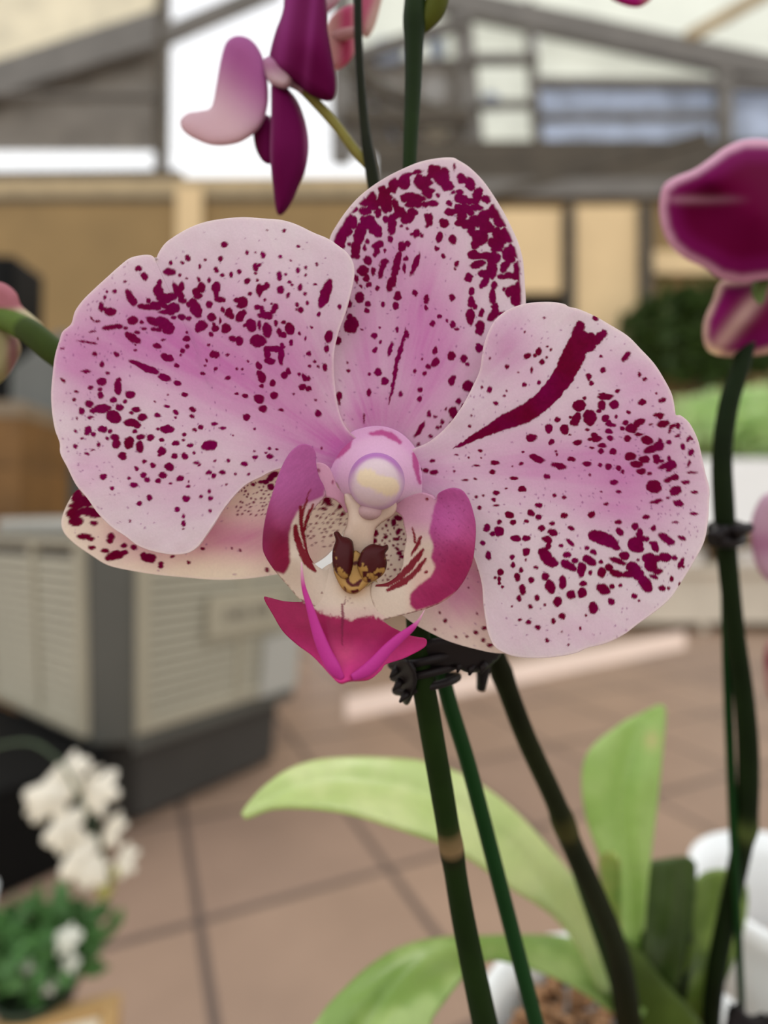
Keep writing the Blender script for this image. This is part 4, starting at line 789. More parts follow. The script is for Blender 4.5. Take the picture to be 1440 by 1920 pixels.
# lip: cream claw above, magenta blade below
ML_OUT = Z4([488, 828, 500, 875, 540, 935, 600, 960, 680, 960, 722, 930, 760, 946, 830, 960, 900, 1000, 950, 1050, 960, 1090, 900, 1116, 830, 1130, 780, 1142, 785, 1160, 820, 1185, 870, 1210, 930, 1236, 985, 1248, 1018, 1256, 1016, 1292, 970, 1325, 880, 1368, 792, 1396, 760, 1435, 700, 1476, 600, 1482, 545, 1497, 512, 1490, 470, 1450, 430, 1405, 370, 1345, 290, 1286, 210, 1210, 150, 1110, 112, 1045, 106, 1016, 135, 1022, 210, 1040, 290, 1046, 325, 1035, 340, 960, 420, 870])
def ml_col(u, v):
    y = (v - 780) * 3; x = (u - 460) * 3
    c = np.broadcast_to(lin((160, 24, 82)), (len(u), 3)).copy()
    c = mixc(c, lin((208, 48, 132)), sm(y + .1 * np.abs(x - 540), 1200, 1460)); c = mixc(c, lin((212, 76, 126)), .7 * np.exp(-((x - 560) / 70) ** 2 - ((y - 1340) / 60) ** 2))
    c = c * (.88 + .24 * fbm(u / 14, v / 14, 6))[:, None]
    yb = np.interp(x, [100, 300, 335, 400, 450, 600, 700, 780, 960], [1000, 1030, 1046, 1090, 1118, 1146, 1124, 1150, 1150])
    k = sm(yb - y + 34 * (fbm(u / 5, v / 5, 4) - .5), -10, 14)
    cr = mixc(np.broadcast_to(CREAM, (len(u), 3)), lin((220, 160, 66)), .6 * np.exp(-((x - 620) / 80) ** 2 - ((y - 950) / 60) ** 2))
    cr = mixc(cr, lin((206, 150, 160)), .35 * sm(y, 1040, 1130))
    c = c * (1 - k[:, None]) + cr * k[:, None]
    return mixc(c, lin((120, 14, 60)), np.maximum(field(u, v, [], z4ch("545 1060 6;548 1120 9;545 1200 6;545 1290 3\n565 1020 1;558 1060 3"), 1.2), .5 * field(u, v, z4sp("432 997 5;672 1080 6;590 1025 6;600 1050 8 4;575 1040 5"), [], .8)) * .85)
lip = cdt_sheet('lip', ML_OUT, 2.6, dep4([(490, 830, -2), (720, 935, -2.0), (340, 1040, -2.5), (540, 950, -3.4), (900, 1000, -2.0), (950, 1080, -2.2), (106, 1016, -1.4), (300, 1280, -3.8), (540, 1130, -4.4), (560, 1300, -5.0), (540, 1490, -8.4), (700, 1130, -3.2), (1018, 1270, -1.6), (780, 1200, -3.4), (780, 1400, -4.6), (430, 1380, -5.6), (680, 1470, -6.8), (480, 1310, -6.2), (640, 1370, -5.2), (330, 1180, -3.8)]), ml_col, M_LIP, flower, th=.0009)
def tendril(pts):
    rows = [(x / 3 + 460, y / 3 + 780, D0 + z * .001, r / 3) for x, y, z, r in pts]
    return px_tube('tendril', rows, M_LIP, flower, lambda u, v, t: lin((232, 190, 205)) * (1 - min(1, t * 5)) + lin((196, 52, 148)) * min(1, t * 5), n=60, flat=.6)
tendril([(316, 822, -5.6, 3), (320, 900, -5.8, 9), (330, 970, -6, 13), (358, 1060, -6.4, 20), (388, 1160, -6.8, 27), (418, 1250, -7.2, 34), (455, 1340, -7.6, 38), (500, 1420, -8.0, 38), (545, 1478, -8.0, 16)])
tendril([(1008, 1092, -5.4, 2), (975, 1150, -5.6, 8), (935, 1195, -5.9, 18), (870, 1248, -6.2, 27), (800, 1312, -6.6, 32), (740, 1378, -7.0, 36), (680, 1432, -7.4, 36), (600, 1472, -7.8, 20)])
# column, anther cap, callus
def colm(u, v):
    r = np.hypot(u - 706, v - 892)
    c = mixc(np.broadcast_to(lin((226, 170, 212)), (len(u), 3)), lin((236, 212, 208)), sm(v, 890, 955))
    c = mixc(c, lin((232, 190, 216)), .6 * sm(r, 80, 66))
    m = field(u, v, [], [np.array([(694, 813, 3), (715, 811, 5.5), (733, 817, 6), (750, 828, 4)], float), np.array([(604, 868, 3), (620, 862, 6), (638, 850, 6), (650, 838, 6), (657, 824, 4)], float), np.array([(777, 852, 5), (779, 868, 6), (783, 890, 4), (787, 905, 4)], float)], 2.0, soft=3)
    return mixc(c, lin((184, 40, 130)), m * .85)
cdep = dep([(u_, v_, 2.2) for u_, v_ in ((606, 870), (640, 820), (715, 800), (775, 835), (792, 900), (770, 960), (640, 950))] + [(706, 880, -.8)])
cdt_sheet('column', [(604, 872), (618, 852), (640, 836), (655, 812), (690, 800), (722, 800), (752, 812), (776, 836), (792, 870), (794, 915), (780, 945), (745, 950), (700, 960), (655, 945), (630, 905), (612, 885)], 2.6, lambda u, v: D0 + .0039 - .0058 * np.exp(-(np.hypot(u - 706, v - 902) / 58) ** 2), colm, M_LIP, flower, th=.001)
cdt_sheet('column_foot', [(650, 925), (690, 935), (730, 930), (744, 945), (738, 965), (710, 985), (702, 1000), (699, 1030), (690, 1060), (665, 1060), (645, 1045), (642, 1010), (650, 985), (652, 960), (646, 940)], 2.5, dep4([(600, 450, -1.6), (800, 450, -1.6), (600, 780, -.6), (700, 800, -.6), (650, 600, -2.2), (740, 560, -1.2)]), lambda u, v: np.broadcast_to(lin((226, 204, 186)), (len(u), 3)), M_LIP, flower, th=.0012, dome=.0012, domek=18)
def cap_col(u, v):
    c = np.broadcast_to(lin((228, 206, 212)), (len(u), 3)).copy(); r = np.hypot(u - 706, v - 902)
    c = mixc(c, lin((168, 92, 170)), sm(r, 35, 47) * sm(v, 925, 860)); c = mixc(c, lin((196, 130, 196)), .6 * sm(r, 36, 46) * sm(v, 890, 865))
    c = mixc(c, lin((196, 150, 206)), .5 * sm(r, 44, 52))
    P = field(u, v, sp("690 358 60 50 15;808 402 56 52 10;748 384 60 48 20", 460, 780, 3.0), [], 1.5, soft=3.5)
    return mixc(c, lin((240, 220, 182)), P * .9)
ball('anther_cap', 706, 903, D0 - .0030, 53, 54, .0042, cap_col, M_LIP, flower)
ball('rostellum', 694, 958, D0 - .0030, 22, 17, .0016, lambda u, v: np.broadcast_to(lin((206, 172, 176)), (len(u), 3)), M_LIP, flower, 28)
def cal_col(u, v):
    n = fbm(u / 9, v / 11, 51); x = (u - 460) * 3; y = (v - 780) * 3
    base = mixc(np.broadcast_to(lin((182, 140, 74)), (len(u), 3)), lin((132, 92, 44)), sm(n, .4, .6))
    m = sm(n + .45 * sm(y, 900, 700) + .12, .62, .68) 
    m = np.maximum(m, field(u, v, z4sp("530 720 30 60;560 800 40 70;580 850 26 50 -10;700 790 40 50;740 800 40 60 -20;720 760 60 26 -20;770 745 20 22"), [], 2.5) * sm(fbm(u / 6, v / 6, 52), .25, .4))
    return mixc(base, lin((72, 10, 14)), m)
CL1 = Z4([497, 660, 513, 648, 528, 655, 545, 676, 570, 682, 592, 692, 607, 720, 612, 800, 602, 870, 580, 915, 545, 915, 510, 880, 492, 840, 490, 760, 507, 700])
CL2 = Z4([640, 800, 655, 760, 680, 735, 712, 720, 745, 724, 775, 730, 798, 722, 804, 745, 787, 778, 797, 828, 778, 888, 722, 928, 670, 935, 640, 880, 630, 840])
cdt_sheet('callus', Z4([500, 860, 560, 820, 610, 760, 650, 775, 700, 850, 710, 910, 680, 955, 620, 1000, 560, 985, 520, 930]), 2.4, dep4([(500, 860, -3.4), (700, 900, -3.4), (610, 990, -4.2), (610, 800, -3)]), lambda u, v: mixc(np.broadcast_to(lin((190, 148, 84)), (len(u), 3)), lin((84, 12, 16)), field(u, v, [], z4ch("568 900 12;578 935 11;600 955 7\n650 925 9;630 945 12;605 955 7\n612 830 12;640 820 10;650 790 8\n558 960 5;562 985 6\n600 988 8;628 984 9\n620 740 10;640 760 6"), 1.5)), M_LIP, flower, th=.0008, dome=.0008, domek=10)
cdt_sheet('callus_horn', CL1, 2.0, dep4([(500, 660, -2.6), (560, 900, -4.2), (550, 780, -4.0), (610, 800, -3.4)]), cal_col, M_LIP, flower, th=.0008, dome=.0014, domek=16)
cdt_sheet('callus_horn', CL2, 2.0, dep4([(800, 730, -2.2), (650, 900, -4.2), (720, 800, -3.8), (790, 840, -3.0)]), cal_col, M_LIP, flower, th=.0008, dome=.0014, domek=20)
# second bloom of the same stem, seen at the left edge
fl2 = px_tube('flower', [(768, 720, .112, 12), (600, 720, .114, 14), (400, 730, .116, 16), (230, 720, .114, 19), (150, 690, .113, 23), (105, 662, .113, 25), (60, 625, .114, 24), (20, 604, .116, 21), (-12, 596, .118, 17)], M_STEM, plant, lambda u, v, t: lin((50, 64, 20)) * (1 if u > 45 else 2.4), n=70)
fl2['label'] = 'bloom turned away at the left edge with green flower stalk'
def two(cA, cB, f): return lambda u, v: mixc(np.broadcast_to(lin(cA), (len(u), 3)), lin(cB), f(u, v))
cdt_sheet('sepal', [(-70, 560), (-30, 530), (5, 530), (30, 548), (40, 572), (60, 590), (80, 610), (40, 600), (-10, 590), (-60, 600)], 4, .119, two((196, 130, 140), (214, 205, 170), lambda u, v: sm(v, 572, 585)), M_PETAL, fl2, dome=.003, domek=20)
cdt_sheet('petal', [(-70, 600), (0, 600), (30, 630), (40, 655), (30, 680), (10, 710), (-20, 730), (-70, 740)], 4, .121, two((178, 170, 128), (170, 110, 126), lambda u, v: np.exp(-((u - 25) / 12) ** 2) * sm(v, 620, 640) * .8), M_PETAL, fl2, dome=.004, domek=30)
# ================================================================== the plant in the white pot at lower right
def Zof(v, d): return float(W(720, v, d)[2])
pc = W(1170, 1960, 0.212); POTZ = 0.903
plant2 = empty('potted_orchid', (float(pc[0]), float(pc[1]), .81), 'leafy orchid in a white pot at lower right, its stem rising behind the spotted flower', 'orchid')
PC = (float(pc[0]), float(pc[1]), POTZ)
pot(plant2, PC, .056, .092, seed=2)
px_tube('flower_stem', [(690, -520, .130, 5), (680, -260, .125, 6), (672, -80, .121, 8), (671, 0, .120, 8), (673, 100, .119, 8), (682, 220, .117, 9), (698, 330, .114, 12), (740, 560, .112, 14), (820, 900, .114, 16), (890, 1120, .118, 18), (940, 1260, .123, 19), (985, 1380, .130, 19), (1040, 1500, .139, 19), (1075, 1590, .147, 20), (1120, 1690, .158, 21), (1155, 1780, .170, 22), (1172, 1870, .184, 24), (1180, 1940, .20, 24), (1182, 1975, .208, 24)],
        M_STEM, plant2, stemcol((24, 28, 10), [(1545, 14, (70, 66, 30))]), n=140, lumps=[(1542, .22, 16), (1265, .15, 14)])
px_tube('flower_stem', [(1400, 640, .150, 15), (1388, 690, .150, 16), (1366, 760, .150, 17), (1354, 850, .150, 17), (1357, 950, .151, 18), (1364, 1050, .153, 17), (1378, 1180, .156, 16), (1394, 1300, .160, 17), (1402, 1400, .164, 18), (1402, 1500, .170, 18), (1396, 1560, .174, 17), (1376, 1660, .184, 16), (1350, 1780, .196, 16), (1338, 1860, .206, 16), (1332, 1930, .214, 16)],
        M_STEM, plant2, stemcol((20, 32, 12), [(1550, 18, (76, 88, 44))]), n=130, lumps=[(1550, .22, 18)])
def leafcol(a, b, spot=None):
    def f(u, v):
        n = fbm(u / 80, v / 80, 61); c = mixc(np.broadcast_to(lin(a), (len(u), 3)), lin(b), sm(n, .3, .7))
        if spot: c = mixc(c, lin((214, 208, 140)), np.exp(-((u - spot[0]) / spot[2]) ** 2 - ((v - spot[1]) / spot[3]) ** 2))
        return c
    return f
def leaf(outline, dpts, ca, cb, lab=None, spot=None, mid=None, th=.0014):
    f = tps(dpts)
    if mid is not None:
        Mc = smooth_poly(mid, 60, closed=False)
        def dd(u, v):
            r = np.min(np.hypot(u[:, None] - Mc[None, :, 0], v[:, None] - Mc[None, :, 1]), 1); return f(u, v) + .0035 * np.exp(-(r / 22) ** 2)
    else: dd = f
    o = cdt_sheet('leaf', outline, 7, dd, leafcol(ca, cb, spot), M_LEAF, plant2, th=th)
    if lab: o['label'] = lab
    return o
leaf([(452, 1526), (470, 1500), (500, 1470), (540, 1442), (590, 1425), (650, 1419), (720, 1420), (800, 1428), (880, 1458), (960, 1515), (1040, 1600), (1100, 1680), (1150, 1780), (1160, 1850), (1130, 1860), (1090, 1780), (1040, 1715), (960, 1662), (900, 1618), (830, 1577), (760, 1552), (700, 1532), (640, 1516), (570, 1508), (510, 1510), (465, 1526)],
     [(452, 1526, .146), (600, 1510, .142), (700, 1532, .143), (850, 1585, .148), (1000, 1690, .165), (1150, 1850, .196), (600, 1424, .164), (720, 1420, .170), (880, 1458, .178), (1040, 1600, .188), (1130, 1740, .2)], (222, 232, 168), (204, 222, 146), 'long arching leaf reaching left', mid=[(452, 1524), (600, 1468), (760, 1480), (900, 1545), (1020, 1660), (1130, 1820)])
leaf([(560, 1990), (600, 1905), (640, 1858), (690, 1812), (750, 1775), (820, 1757), (900, 1754), (980, 1752), (1060, 1756), (1140, 1780), (1190, 1830), (1210, 1900), (1160, 1900), (1100, 1860), (1030, 1822), (960, 1798), (920, 1792), (880, 1808), (850, 1845), (810, 1905), (770, 1990)],
     [(560, 1990, .150), (640, 1858, .160), (820, 1757, .180), (1000, 1752, .194), (770, 1990, .146), (870, 1815, .158), (1030, 1822, .178), (1190, 1870, .202)], (190, 214, 136), (150, 182, 96), 'arching leaf reaching down towards the left', mid=[(640, 1990), (740, 1850), (840, 1785), (960, 1772), (1080, 1800), (1190, 1860)])
leaf([(1244, 1322), (1215, 1332), (1170, 1358), (1125, 1388), (1098, 1425), (1092, 1480), (1102, 1545), (1125, 1610), (1148, 1680), (1156, 1740), (1160, 1830), (1180, 1900), (1210, 1900), (1208, 1800), (1212, 1700), (1222, 1600), (1234, 1500), (1242, 1420), (1248, 1350)],
     [(1240, 1325, .196), (1100, 1450, .190), (1240, 1450, .188), (1180, 1650, .192), (1190, 1880, .208)], (200, 226, 146), (180, 212, 122), 'tall upright leaf with a small yellow scar', (1222, 1388, 14, 18), mid=[(1200, 1345), (1165, 1500), (1180, 1680), (1190, 1880)])
leaf([(1122, 1612), (1142, 1600), (1158, 1620), (1160, 1700), (1165, 1780), (1190, 1860), (1165, 1830), (1145, 1740), (1130, 1670)], [(1130, 1610, .180), (1160, 1700, .184), (1185, 1850, .2)], (196, 204, 120), (150, 190, 96))
leaf([(1212, 1628), (1255, 1612), (1300, 1612), (1306, 1650), (1300, 1720), (1288, 1790), (1268, 1850), (1235, 1930), (1190, 1930), (1195, 1850), (1206, 1750), (1212, 1690)],
     [(1215, 1630, .200), (1300, 1615, .204), (1250, 1750, .200), (1210, 1930, .212)], (84, 106, 52), (66, 88, 36), 'dark green leaf with a squared end', mid=[(1260, 1612), (1252, 1760), (1215, 1920)])
leaf([(1296, 1680), (1318, 1645), (1350, 1633), (1385, 1640), (1402, 1672), (1396, 1740), (1370, 1820), (1330, 1900), (1285, 1950), (1262, 1940), (1278, 1850), (1292, 1760)],
     [(1300, 1650, .210), (1390, 1650, .214), (1340, 1800, .210), (1280, 1940, .220)], (150, 174, 88), (104, 130, 50), 'mid green leaf behind the right stem', mid=[(1350, 1636), (1330, 1780), (1275, 1935)])
leaf([(1238, 1700), (1290, 1720), (1300, 1780), (1290, 1860), (1270, 1940), (1230, 1940), (1240, 1860)], [(1240, 1720, .206), (1300, 1780, .210), (1260, 1930, .216)], (44, 66, 24), (34, 54, 14))
leaf([(1165, 1765), (1205, 1790), (1245, 1840), (1300, 1900), (1330, 1960), (1250, 1990), (1190, 1960), (1160, 1880), (1150, 1810)], [(1170, 1780, .196), (1310, 1930, .206), (1200, 1950, .204)], (98, 122, 50), (76, 98, 34), 'short thick leaf at the base of the plant')
# blooms of this plant
fl = px_tube('flower', [(700, 318, .1165, 10), (668, 285, .117, 9), (630, 235, .118, 9), (590, 190, .119, 9), (560, 160, .120, 10), (530, 140, .121, 16), (512, 130, .1215, 14)], M_STEM, plant2, lambda u, v, t: lin((128, 122, 62)) if t < .72 else lin((214, 190, 196)), n=60)
fl['label'] = 'bloom seen side on at the top, magenta outside and pale pink inside'
DM, DM2 = (122, 18, 86), (98, 8, 60)
cdt_sheet('petal', [(445, 67), (470, 74), (490, 100), (500, 140), (503, 190), (490, 235), (460, 262), (430, 272), (395, 272), (360, 258), (342, 243), (338, 226), (352, 212), (375, 208), (396, 200), (405, 160), (414, 110), (425, 78)], 4, tps([(445, 67, .126), (500, 150, .121), (340, 230, .128), (430, 270, .123), (440, 170, .127)]), two((226, 196, 204), (190, 112, 172), lambda u, v: sm(u * .9 - v, 140, 300)), M_PETAL, fl, dome=.003, domek=30)
cdt_sheet('petal', [(545, -60), (600, -60), (612, 0), (614, 50), (622, 100), (630, 150), (627, 182), (612, 190), (585, 180), (560, 162), (535, 142), (512, 128), (505, 105), (516, 60), (530, 20)], 4, tps([(560, -60, .122), (620, 0, .118), (512, 120, .119), (625, 180, .117), (570, 80, .114)]), two(DM, (164, 60, 138), lambda u, v: .8 * np.exp(-((u - 525 - .15 * (100 - v)) / 16) ** 2) + .5 * np.exp(-((u - 588 + .1 * v) / 8) ** 2)), M_PETAL, fl, dome=.003, domek=25)
cdt_sheet('petal', [(510, 150), (530, 158), (556, 185), (572, 225), (579, 270), (574, 315), (560, 350), (544, 385), (528, 403), (518, 396), (512, 350), (506, 290), (508, 215)], 4, tps([(515, 150, .121), (575, 260, .119), (525, 400, .118), (540, 270, .116)]), two(DM, (176, 96, 150), lambda u, v: sm(np.abs(u - 540), 26, 38)), M_PETAL, fl, dome=.003, domek=22)
cdt_sheet('petal', [(500, 215), (512, 230), (516, 290), (506, 308), (490, 300), (478, 275), (475, 245), (484, 222)], 4, .123, two(DM2, DM, lambda u, v: sm(u, 480, 500)), M_PETAL, fl, dome=.002, domek=15)
cdt_sheet('lip', [(495, 110), (520, 105), (548, 120), (552, 150), (535, 168), (510, 160), (498, 140)], 4, .119, two((206, 150, 186), (232, 206, 214), lambda u, v: sm(v, 120, 150)), M_PETAL, fl, dome=.003, domek=15)
fl = px_tube('flower', [(672, 60, .122, 8), (655, 62, .126, 9), (630, 70, .130, 10)], M_STEM, plant2, lambda u, v, t: lin((180, 130, 130)), n=12)
fl['label'] = 'pink bloom with cream edge half hidden behind the top stem'
cdt_sheet('petal', [(612, 50), (630, 22), (662, 8), (672, 20), (668, 70), (662, 105), (640, 128), (622, 130), (608, 105)], 4, .132, two((222, 182, 176), (206, 90, 132), lambda u, v: np.exp(-((u - 650) / 16) ** 2)), M_PETAL, fl, dome=.003, domek=15)
cdt_sheet('petal', [(676, -60), (730, -60), (716, 0), (704, 45), (690, 70), (678, 60), (672, 0)], 4, .132, two((212, 120, 150), (226, 200, 190), lambda u, v: sm(u + .4 * v, 690, 715)), M_PETAL, fl, dome=.003, domek=15)
cdt_sheet('petal', [(590, -70), (625, -60), (640, -10), (618, 20), (604, 30), (596, 0)], 4, .128, two((226, 196, 206), (216, 170, 190), lambda u, v: sm(v, 0, 20)), M_PETAL, fl, dome=.002, domek=15)
fl = px_tube('flower', [(1400, 645, .150, 15), (1408, 600, .149, 14), (1424, 540, .148, 13), (1450, 480, .150, 13)], M_STEM, plant2, lambda u, v, t: lin((90, 110, 60)), n=20)
fl['label'] = 'dark magenta bloom with pale rims at the right edge'
def rimc(O, a, b, r, w_=None):
    O = np.array(O, float)
    return lambda u, v: mixc(mixc(np.broadcast_to(lin(a), (len(u), 3)), lin((150, 30, 116)), sm(-poly_sd(u, v, O), 60, 15) * .7), lin(b), sm(-poly_sd(u, v, O), r, r * .2) + (w_(u, v) if w_ else 0))
O1 = [(1395, 262), (1440, 262), (1520, 280), (1570, 360), (1570, 460), (1500, 520), (1440, 524), (1390, 530), (1350, 522), (1320, 502), (1285, 485), (1258, 462), (1242, 430), (1236, 390), (1242, 352), (1262, 334), (1300, 318), (1330, 298), (1360, 276)]
cdt_sheet('petal', O1, 5, tps([(1395, 262, .150), (1240, 390, .150), (1350, 520, .146), (1420, 400, .140), (1570, 400, .152), (1330, 372, .147), (1330, 340, .143)]), rimc(O1, (116, 0, 62), (232, 186, 208), 22, lambda u, v: .45 * np.exp(-((v - 374) / 8) ** 2) * sm(u, 1420, 1290) * sm(u, 1240, 1270)), M_PETAL, fl, dome=.004, domek=40)
O2 = [(1352, 528), (1400, 525), (1440, 505), (1500, 520), (1520, 600), (1460, 655), (1410, 668), (1360, 669), (1330, 660), (1318, 635), (1320, 600), (1335, 565)]
cdt_sheet('petal', O2, 5, tps([(1350, 530, .154), (1320, 640, .152), (1400, 600, .148), (1480, 560, .152), (1420, 665, .153)]), rimc(O2, (122, 6, 72), (222, 190, 178), 16, lambda u, v: .75 * np.exp(-((u + .8 * v - 1866) / 20) ** 2)), M_PETAL, fl, dome=.003, domek=30)
fl = px_tube('flower', [(1240, -80, .140, 7), (1200, -50, .14, 8), (1180, -30, .14, 9)], M_STEM, plant2, lambda u, v, t: lin((120, 130, 70)), n=10)
fl['label'] = 'magenta petal tip dipping into the top edge at right'
cdt_sheet('petal', [(1130, -60), (1230, -60), (1225, -10), (1210, 8), (1190, 14), (1160, 6), (1140, -10)], 4, .14, two((190, 40, 136), (212, 150, 160), lambda u, v: sm(u, 1195, 1215)), M_PETAL, fl, dome=.002, domek=15)
px_tube('flower_bud', [(782, 60, .1115, 8), (800, 40, .111, 14), (815, 15, .111, 20), (822, -10, .111, 21), (830, -40, .111, 12)], M_STEM, plant, lambda u, v, t: lin((78, 84, 26)), n=30)
# ------------------------------------------------------------------ stakes and clips
M_STAKE = plain('green_stake_coating', (12, 52, 14), 0.5, noise=0.15, scale=60, spec=.15)
def rod(name, rows, label, group=None, parent=None):
    C = smooth_poly(rows, 60, closed=False)
    o = link(name, tube_mesh(W(C[:, 0], C[:, 1], C[:, 2]), C[:, 3] * C[:, 2] / FPX, 16), M_STAKE, parent)
    return tag(o, label, 'plant stake', group) if parent is None else o
rod('plant_stake', [(800, 1120, .1125, 15), (835, 1290, .1135, 15), (880, 1440, .1155, 15), (935, 1650, .1185, 15), (1000, 1900, .1225, 15), (1060, 2130, .127, 15), (1080, 2230, .130, 15)], 'green plant stake right beside the thick stem under the spotted flower')
rod('plant_stake', [(1036, 1500, .150, 9), (1062, 1580, .158, 9), (1110, 1720, .172, 9), (1150, 1840, .186, 9), (1172, 1930, .2, 9)], 'thin green stake running left of the stem into the leafy pot')
rod('plant_stake', [(1360, 960, .156, 8), (1362, 1200, .162, 8), (1372, 1480, .170, 8), (1382, 1700, .182, 7), (1390, 1880, .198, 6), (1394, 1930, .204, 6)], 'thin dark stake behind the right stem, held by the black clip')
M_CLIP = plain('black_clip_plastic', (18, 11, 12), 0.5, noise=0.2, scale=60, spec=.25)
cl = empty('stem_clip', W(830, 1255, .105), 'black claw clip holding stem and stakes just below the spotted flower', 'clip')
def ring(cu, cv, d, ru, rv, tilt, r, name):
    pts = []
    for k in range(37):
        a = 2 * math.pi * k / 36; x, z = ru * math.cos(a), math.sin(a)
        pts.append(W(cu + x, cv + rv * z + tilt * x, d - .0045 * z * (ru / 45)))
    return link(name, tube_mesh(pts, [r] * 37, 10), M_CLIP, cl)
for (cv, dd, ru) in ((1232, .107, 66), (1256, .107, 62), (1282, .108, 58)): ring(800, cv, dd, ru, 7, -.22, .0008, 'ring')
cdt_sheet('wing', [(770, 1225), (800, 1200), (850, 1195), (900, 1205), (940, 1222), (925, 1245), (905, 1258), (880, 1262), (862, 1255), (850, 1248), (835, 1258), (815, 1262), (790, 1250)], 4, dep([(770, 1230, 11), (850, 1210, 9.6), (940, 1222, 12), (860, 1255, 10.6)]), lambda u, v: np.broadcast_to(lin((30, 20, 22)) * 1.0, (len(u), 3)), M_CLIP, cl, th=.0012, dome=.001, domek=14)
cdt_sheet('wing', [(735, 1250), (760, 1236), (775, 1250), (782, 1275), (776, 1300), (764, 1322), (752, 1312), (748, 1290), (738, 1272)], 4, dep([(735, 1250, 12), (770, 1320, 12), (760, 1280, 10.6)]), lambda u, v: np.broadcast_to(lin((30, 20, 22)), (len(u), 3)), M_CLIP, cl, th=.0012, dome=.001, domek=10)
for k, (u, v) in enumerate(((738, 1262), (744, 1286), (756, 1308), (858, 1252), (880, 1258), (902, 1254))):
    link('tooth', tube_mesh(W(np.array([u + 8, u + 2, u - (7 if k < 3 else 0)]), np.array([v - 10, v - 2, v + 9]), np.array([.1025, .102, .1017])), [.0008, .0007, .0002], 8), M_CLIP, cl)
link('peg', tube_mesh(W(np.array([908, 906, 902]), np.array([1230, 1262, 1292]), np.array([.115, .116, .117])), [.0018, .0014, .0010], 10), M_CLIP, cl)
cl = empty('stem_clip', W(1360, 1000, .15), 'small black clip on the right hand stem, level with the spotted petal', 'clip')
def ring2(cv, r):
    pts = [W(1362 + 26 * math.cos(a), cv + 6 * math.sin(a), .152 - .0038 * math.sin(a)) for a in np.linspace(0, 2 * math.pi, 31)]
    link('ring', tube_mesh(pts, [r] * 31, 10), M_CLIP, cl)
ring2(990, .0016); ring2(1010, .0018)
link('prong', tube_mesh(W(np.array([1374, 1390, 1408]), np.array([1000, 993, 988]), np.array([.147, .147, .147])), [.0022, .0018, .0012], 10), M_CLIP, cl)
link('prong', tube_mesh(W(np.array([1350, 1338, 1326]), np.array([1000, 1004, 1002]), np.array([.147, .147, .147])), [.0022, .0014, .0008], 10), M_CLIP, cl)
# ------------------------------------------------------------------ third orchid, white square pot at the right edge
p3 = W(1500, 1860, .262)
plant3 = empty('potted_orchid', (float(p3[0]), float(p3[1]), .81), 'orchid in a white pot at the right edge, its pale pink bloom cut off', 'orchid')
pot(plant3, (float(p3[0]) + .002, float(p3[1]) - .005, .81 + .1205), .050, .1195, seed=9, deep=.035)
px_tube('flower_stem', [(1500, 1850, .27, 12), (1485, 1500, .24, 12), (1475, 1250, .22, 12), (1468, 1050, .20, 12)], M_STEM, plant3, stemcol((50, 64, 30)), n=40)
fl = px_tube('flower', [(1468, 1050, .20, 12), (1460, 1030, .19, 12), (1452, 1020, .18, 12)], M_STEM, plant3, lambda u, v, t: lin((120, 120, 70)), n=10)
cdt_sheet('petal', [(1440, 925), (1500, 920), (1530, 1000), (1500, 1090), (1450, 1095), (1422, 1070), (1410, 1030), (1408, 980), (1420, 945)], 5, .178, two((212, 178, 196), (186, 128, 160), lambda u, v: np.exp(-((v - 1020) / 25) ** 2) * .8), M_PETAL, fl, dome=.004, domek=30)
fl = px_tube('flower', [(1482, 1350, .222, 8), (1470, 1310, .215, 9), (1462, 1270, .21, 9)], M_STEM, plant3, lambda u, v, t: lin((120, 120, 70)), n=10)
cdt_sheet('petal', [(1440, 1200), (1500, 1195), (1510, 1290), (1460, 1318), (1438, 1300), (1432, 1250)], 5, .208, two((200, 160, 152), (170, 100, 110), lambda u, v: np.exp(-((v - 1240) / 18) ** 2)), M_PETAL, fl, dome=.003, domek=20)
sc = empty('stake_foot', W(1410, 1915, .19), 'black plastic foot of a stake among the bark, at the bottom right corner', 'stake foot')
cdt_sheet('claw', [(1362, 1935), (1368, 1895), (1385, 1880), (1400, 1900), (1425, 1908), (1450, 1900), (1470, 1940), (1420, 1960)], 5, .192, lambda u, v: np.broadcast_to(lin((20, 22, 20)), (len(u), 3)), M_CLIP, sc, th=.004, dome=.002, domek=14)
# ------------------------------------------------------------------ table under the pots
M_TABLE = plain('grey_table_top', (128, 122, 114), 0.5, noise=.08, scale=6)
tb = empty('display_table', (.1, .12, 0), 'display table that carries the potted orchids, below the frame', 'table')
BM().box(-.24, .75, -.16, .292, .775, .809).build('table_top', M_TABLE, tb, .006)
for x in (-.2, .7):
    for y in (-.11, .245): BM().box(x - .02, x + .02, y - .02, y + .02, 0, .775).build('leg', M_TABLE, tb)
# ------------------------------------------------------------------ lower left: white orchid spray, crate, leafy plant
M_WPET = plain('ivory_petal', (246, 240, 224), 0.6, noise=.04, scale=30, trans=.3)
M_GSTEM = plain('grey_green_stem', (70, 86, 60), 0.5, noise=.2, scale=40)
base = atY(-90, 1900, .74)
wp = empty('orchid_spray', (float(base[0]), .74, 0.46), 'arching spray of small ivory orchid blooms at lower left, in front of the black shadow block', 'orchid')
st = smooth_poly([(-110, 2040, .80, 3.5), (-120, 1700, .80, 3.4), (-60, 1450, .79, 3), (40, 1395, .78, 2.8), (110, 1430, .77, 2.6), (150, 1500, .76, 2.6), (185, 1580, .75, 2.4), (208, 1650, .745, 2), (205, 1668, .745, 1.6)], 80, closed=False)
link('flower_stem', tube_mesh(W(st[:, 0], st[:, 1], st[:, 2]), st[:, 3] * st[:, 2] / FPX, 10), M_GSTEM, wp)
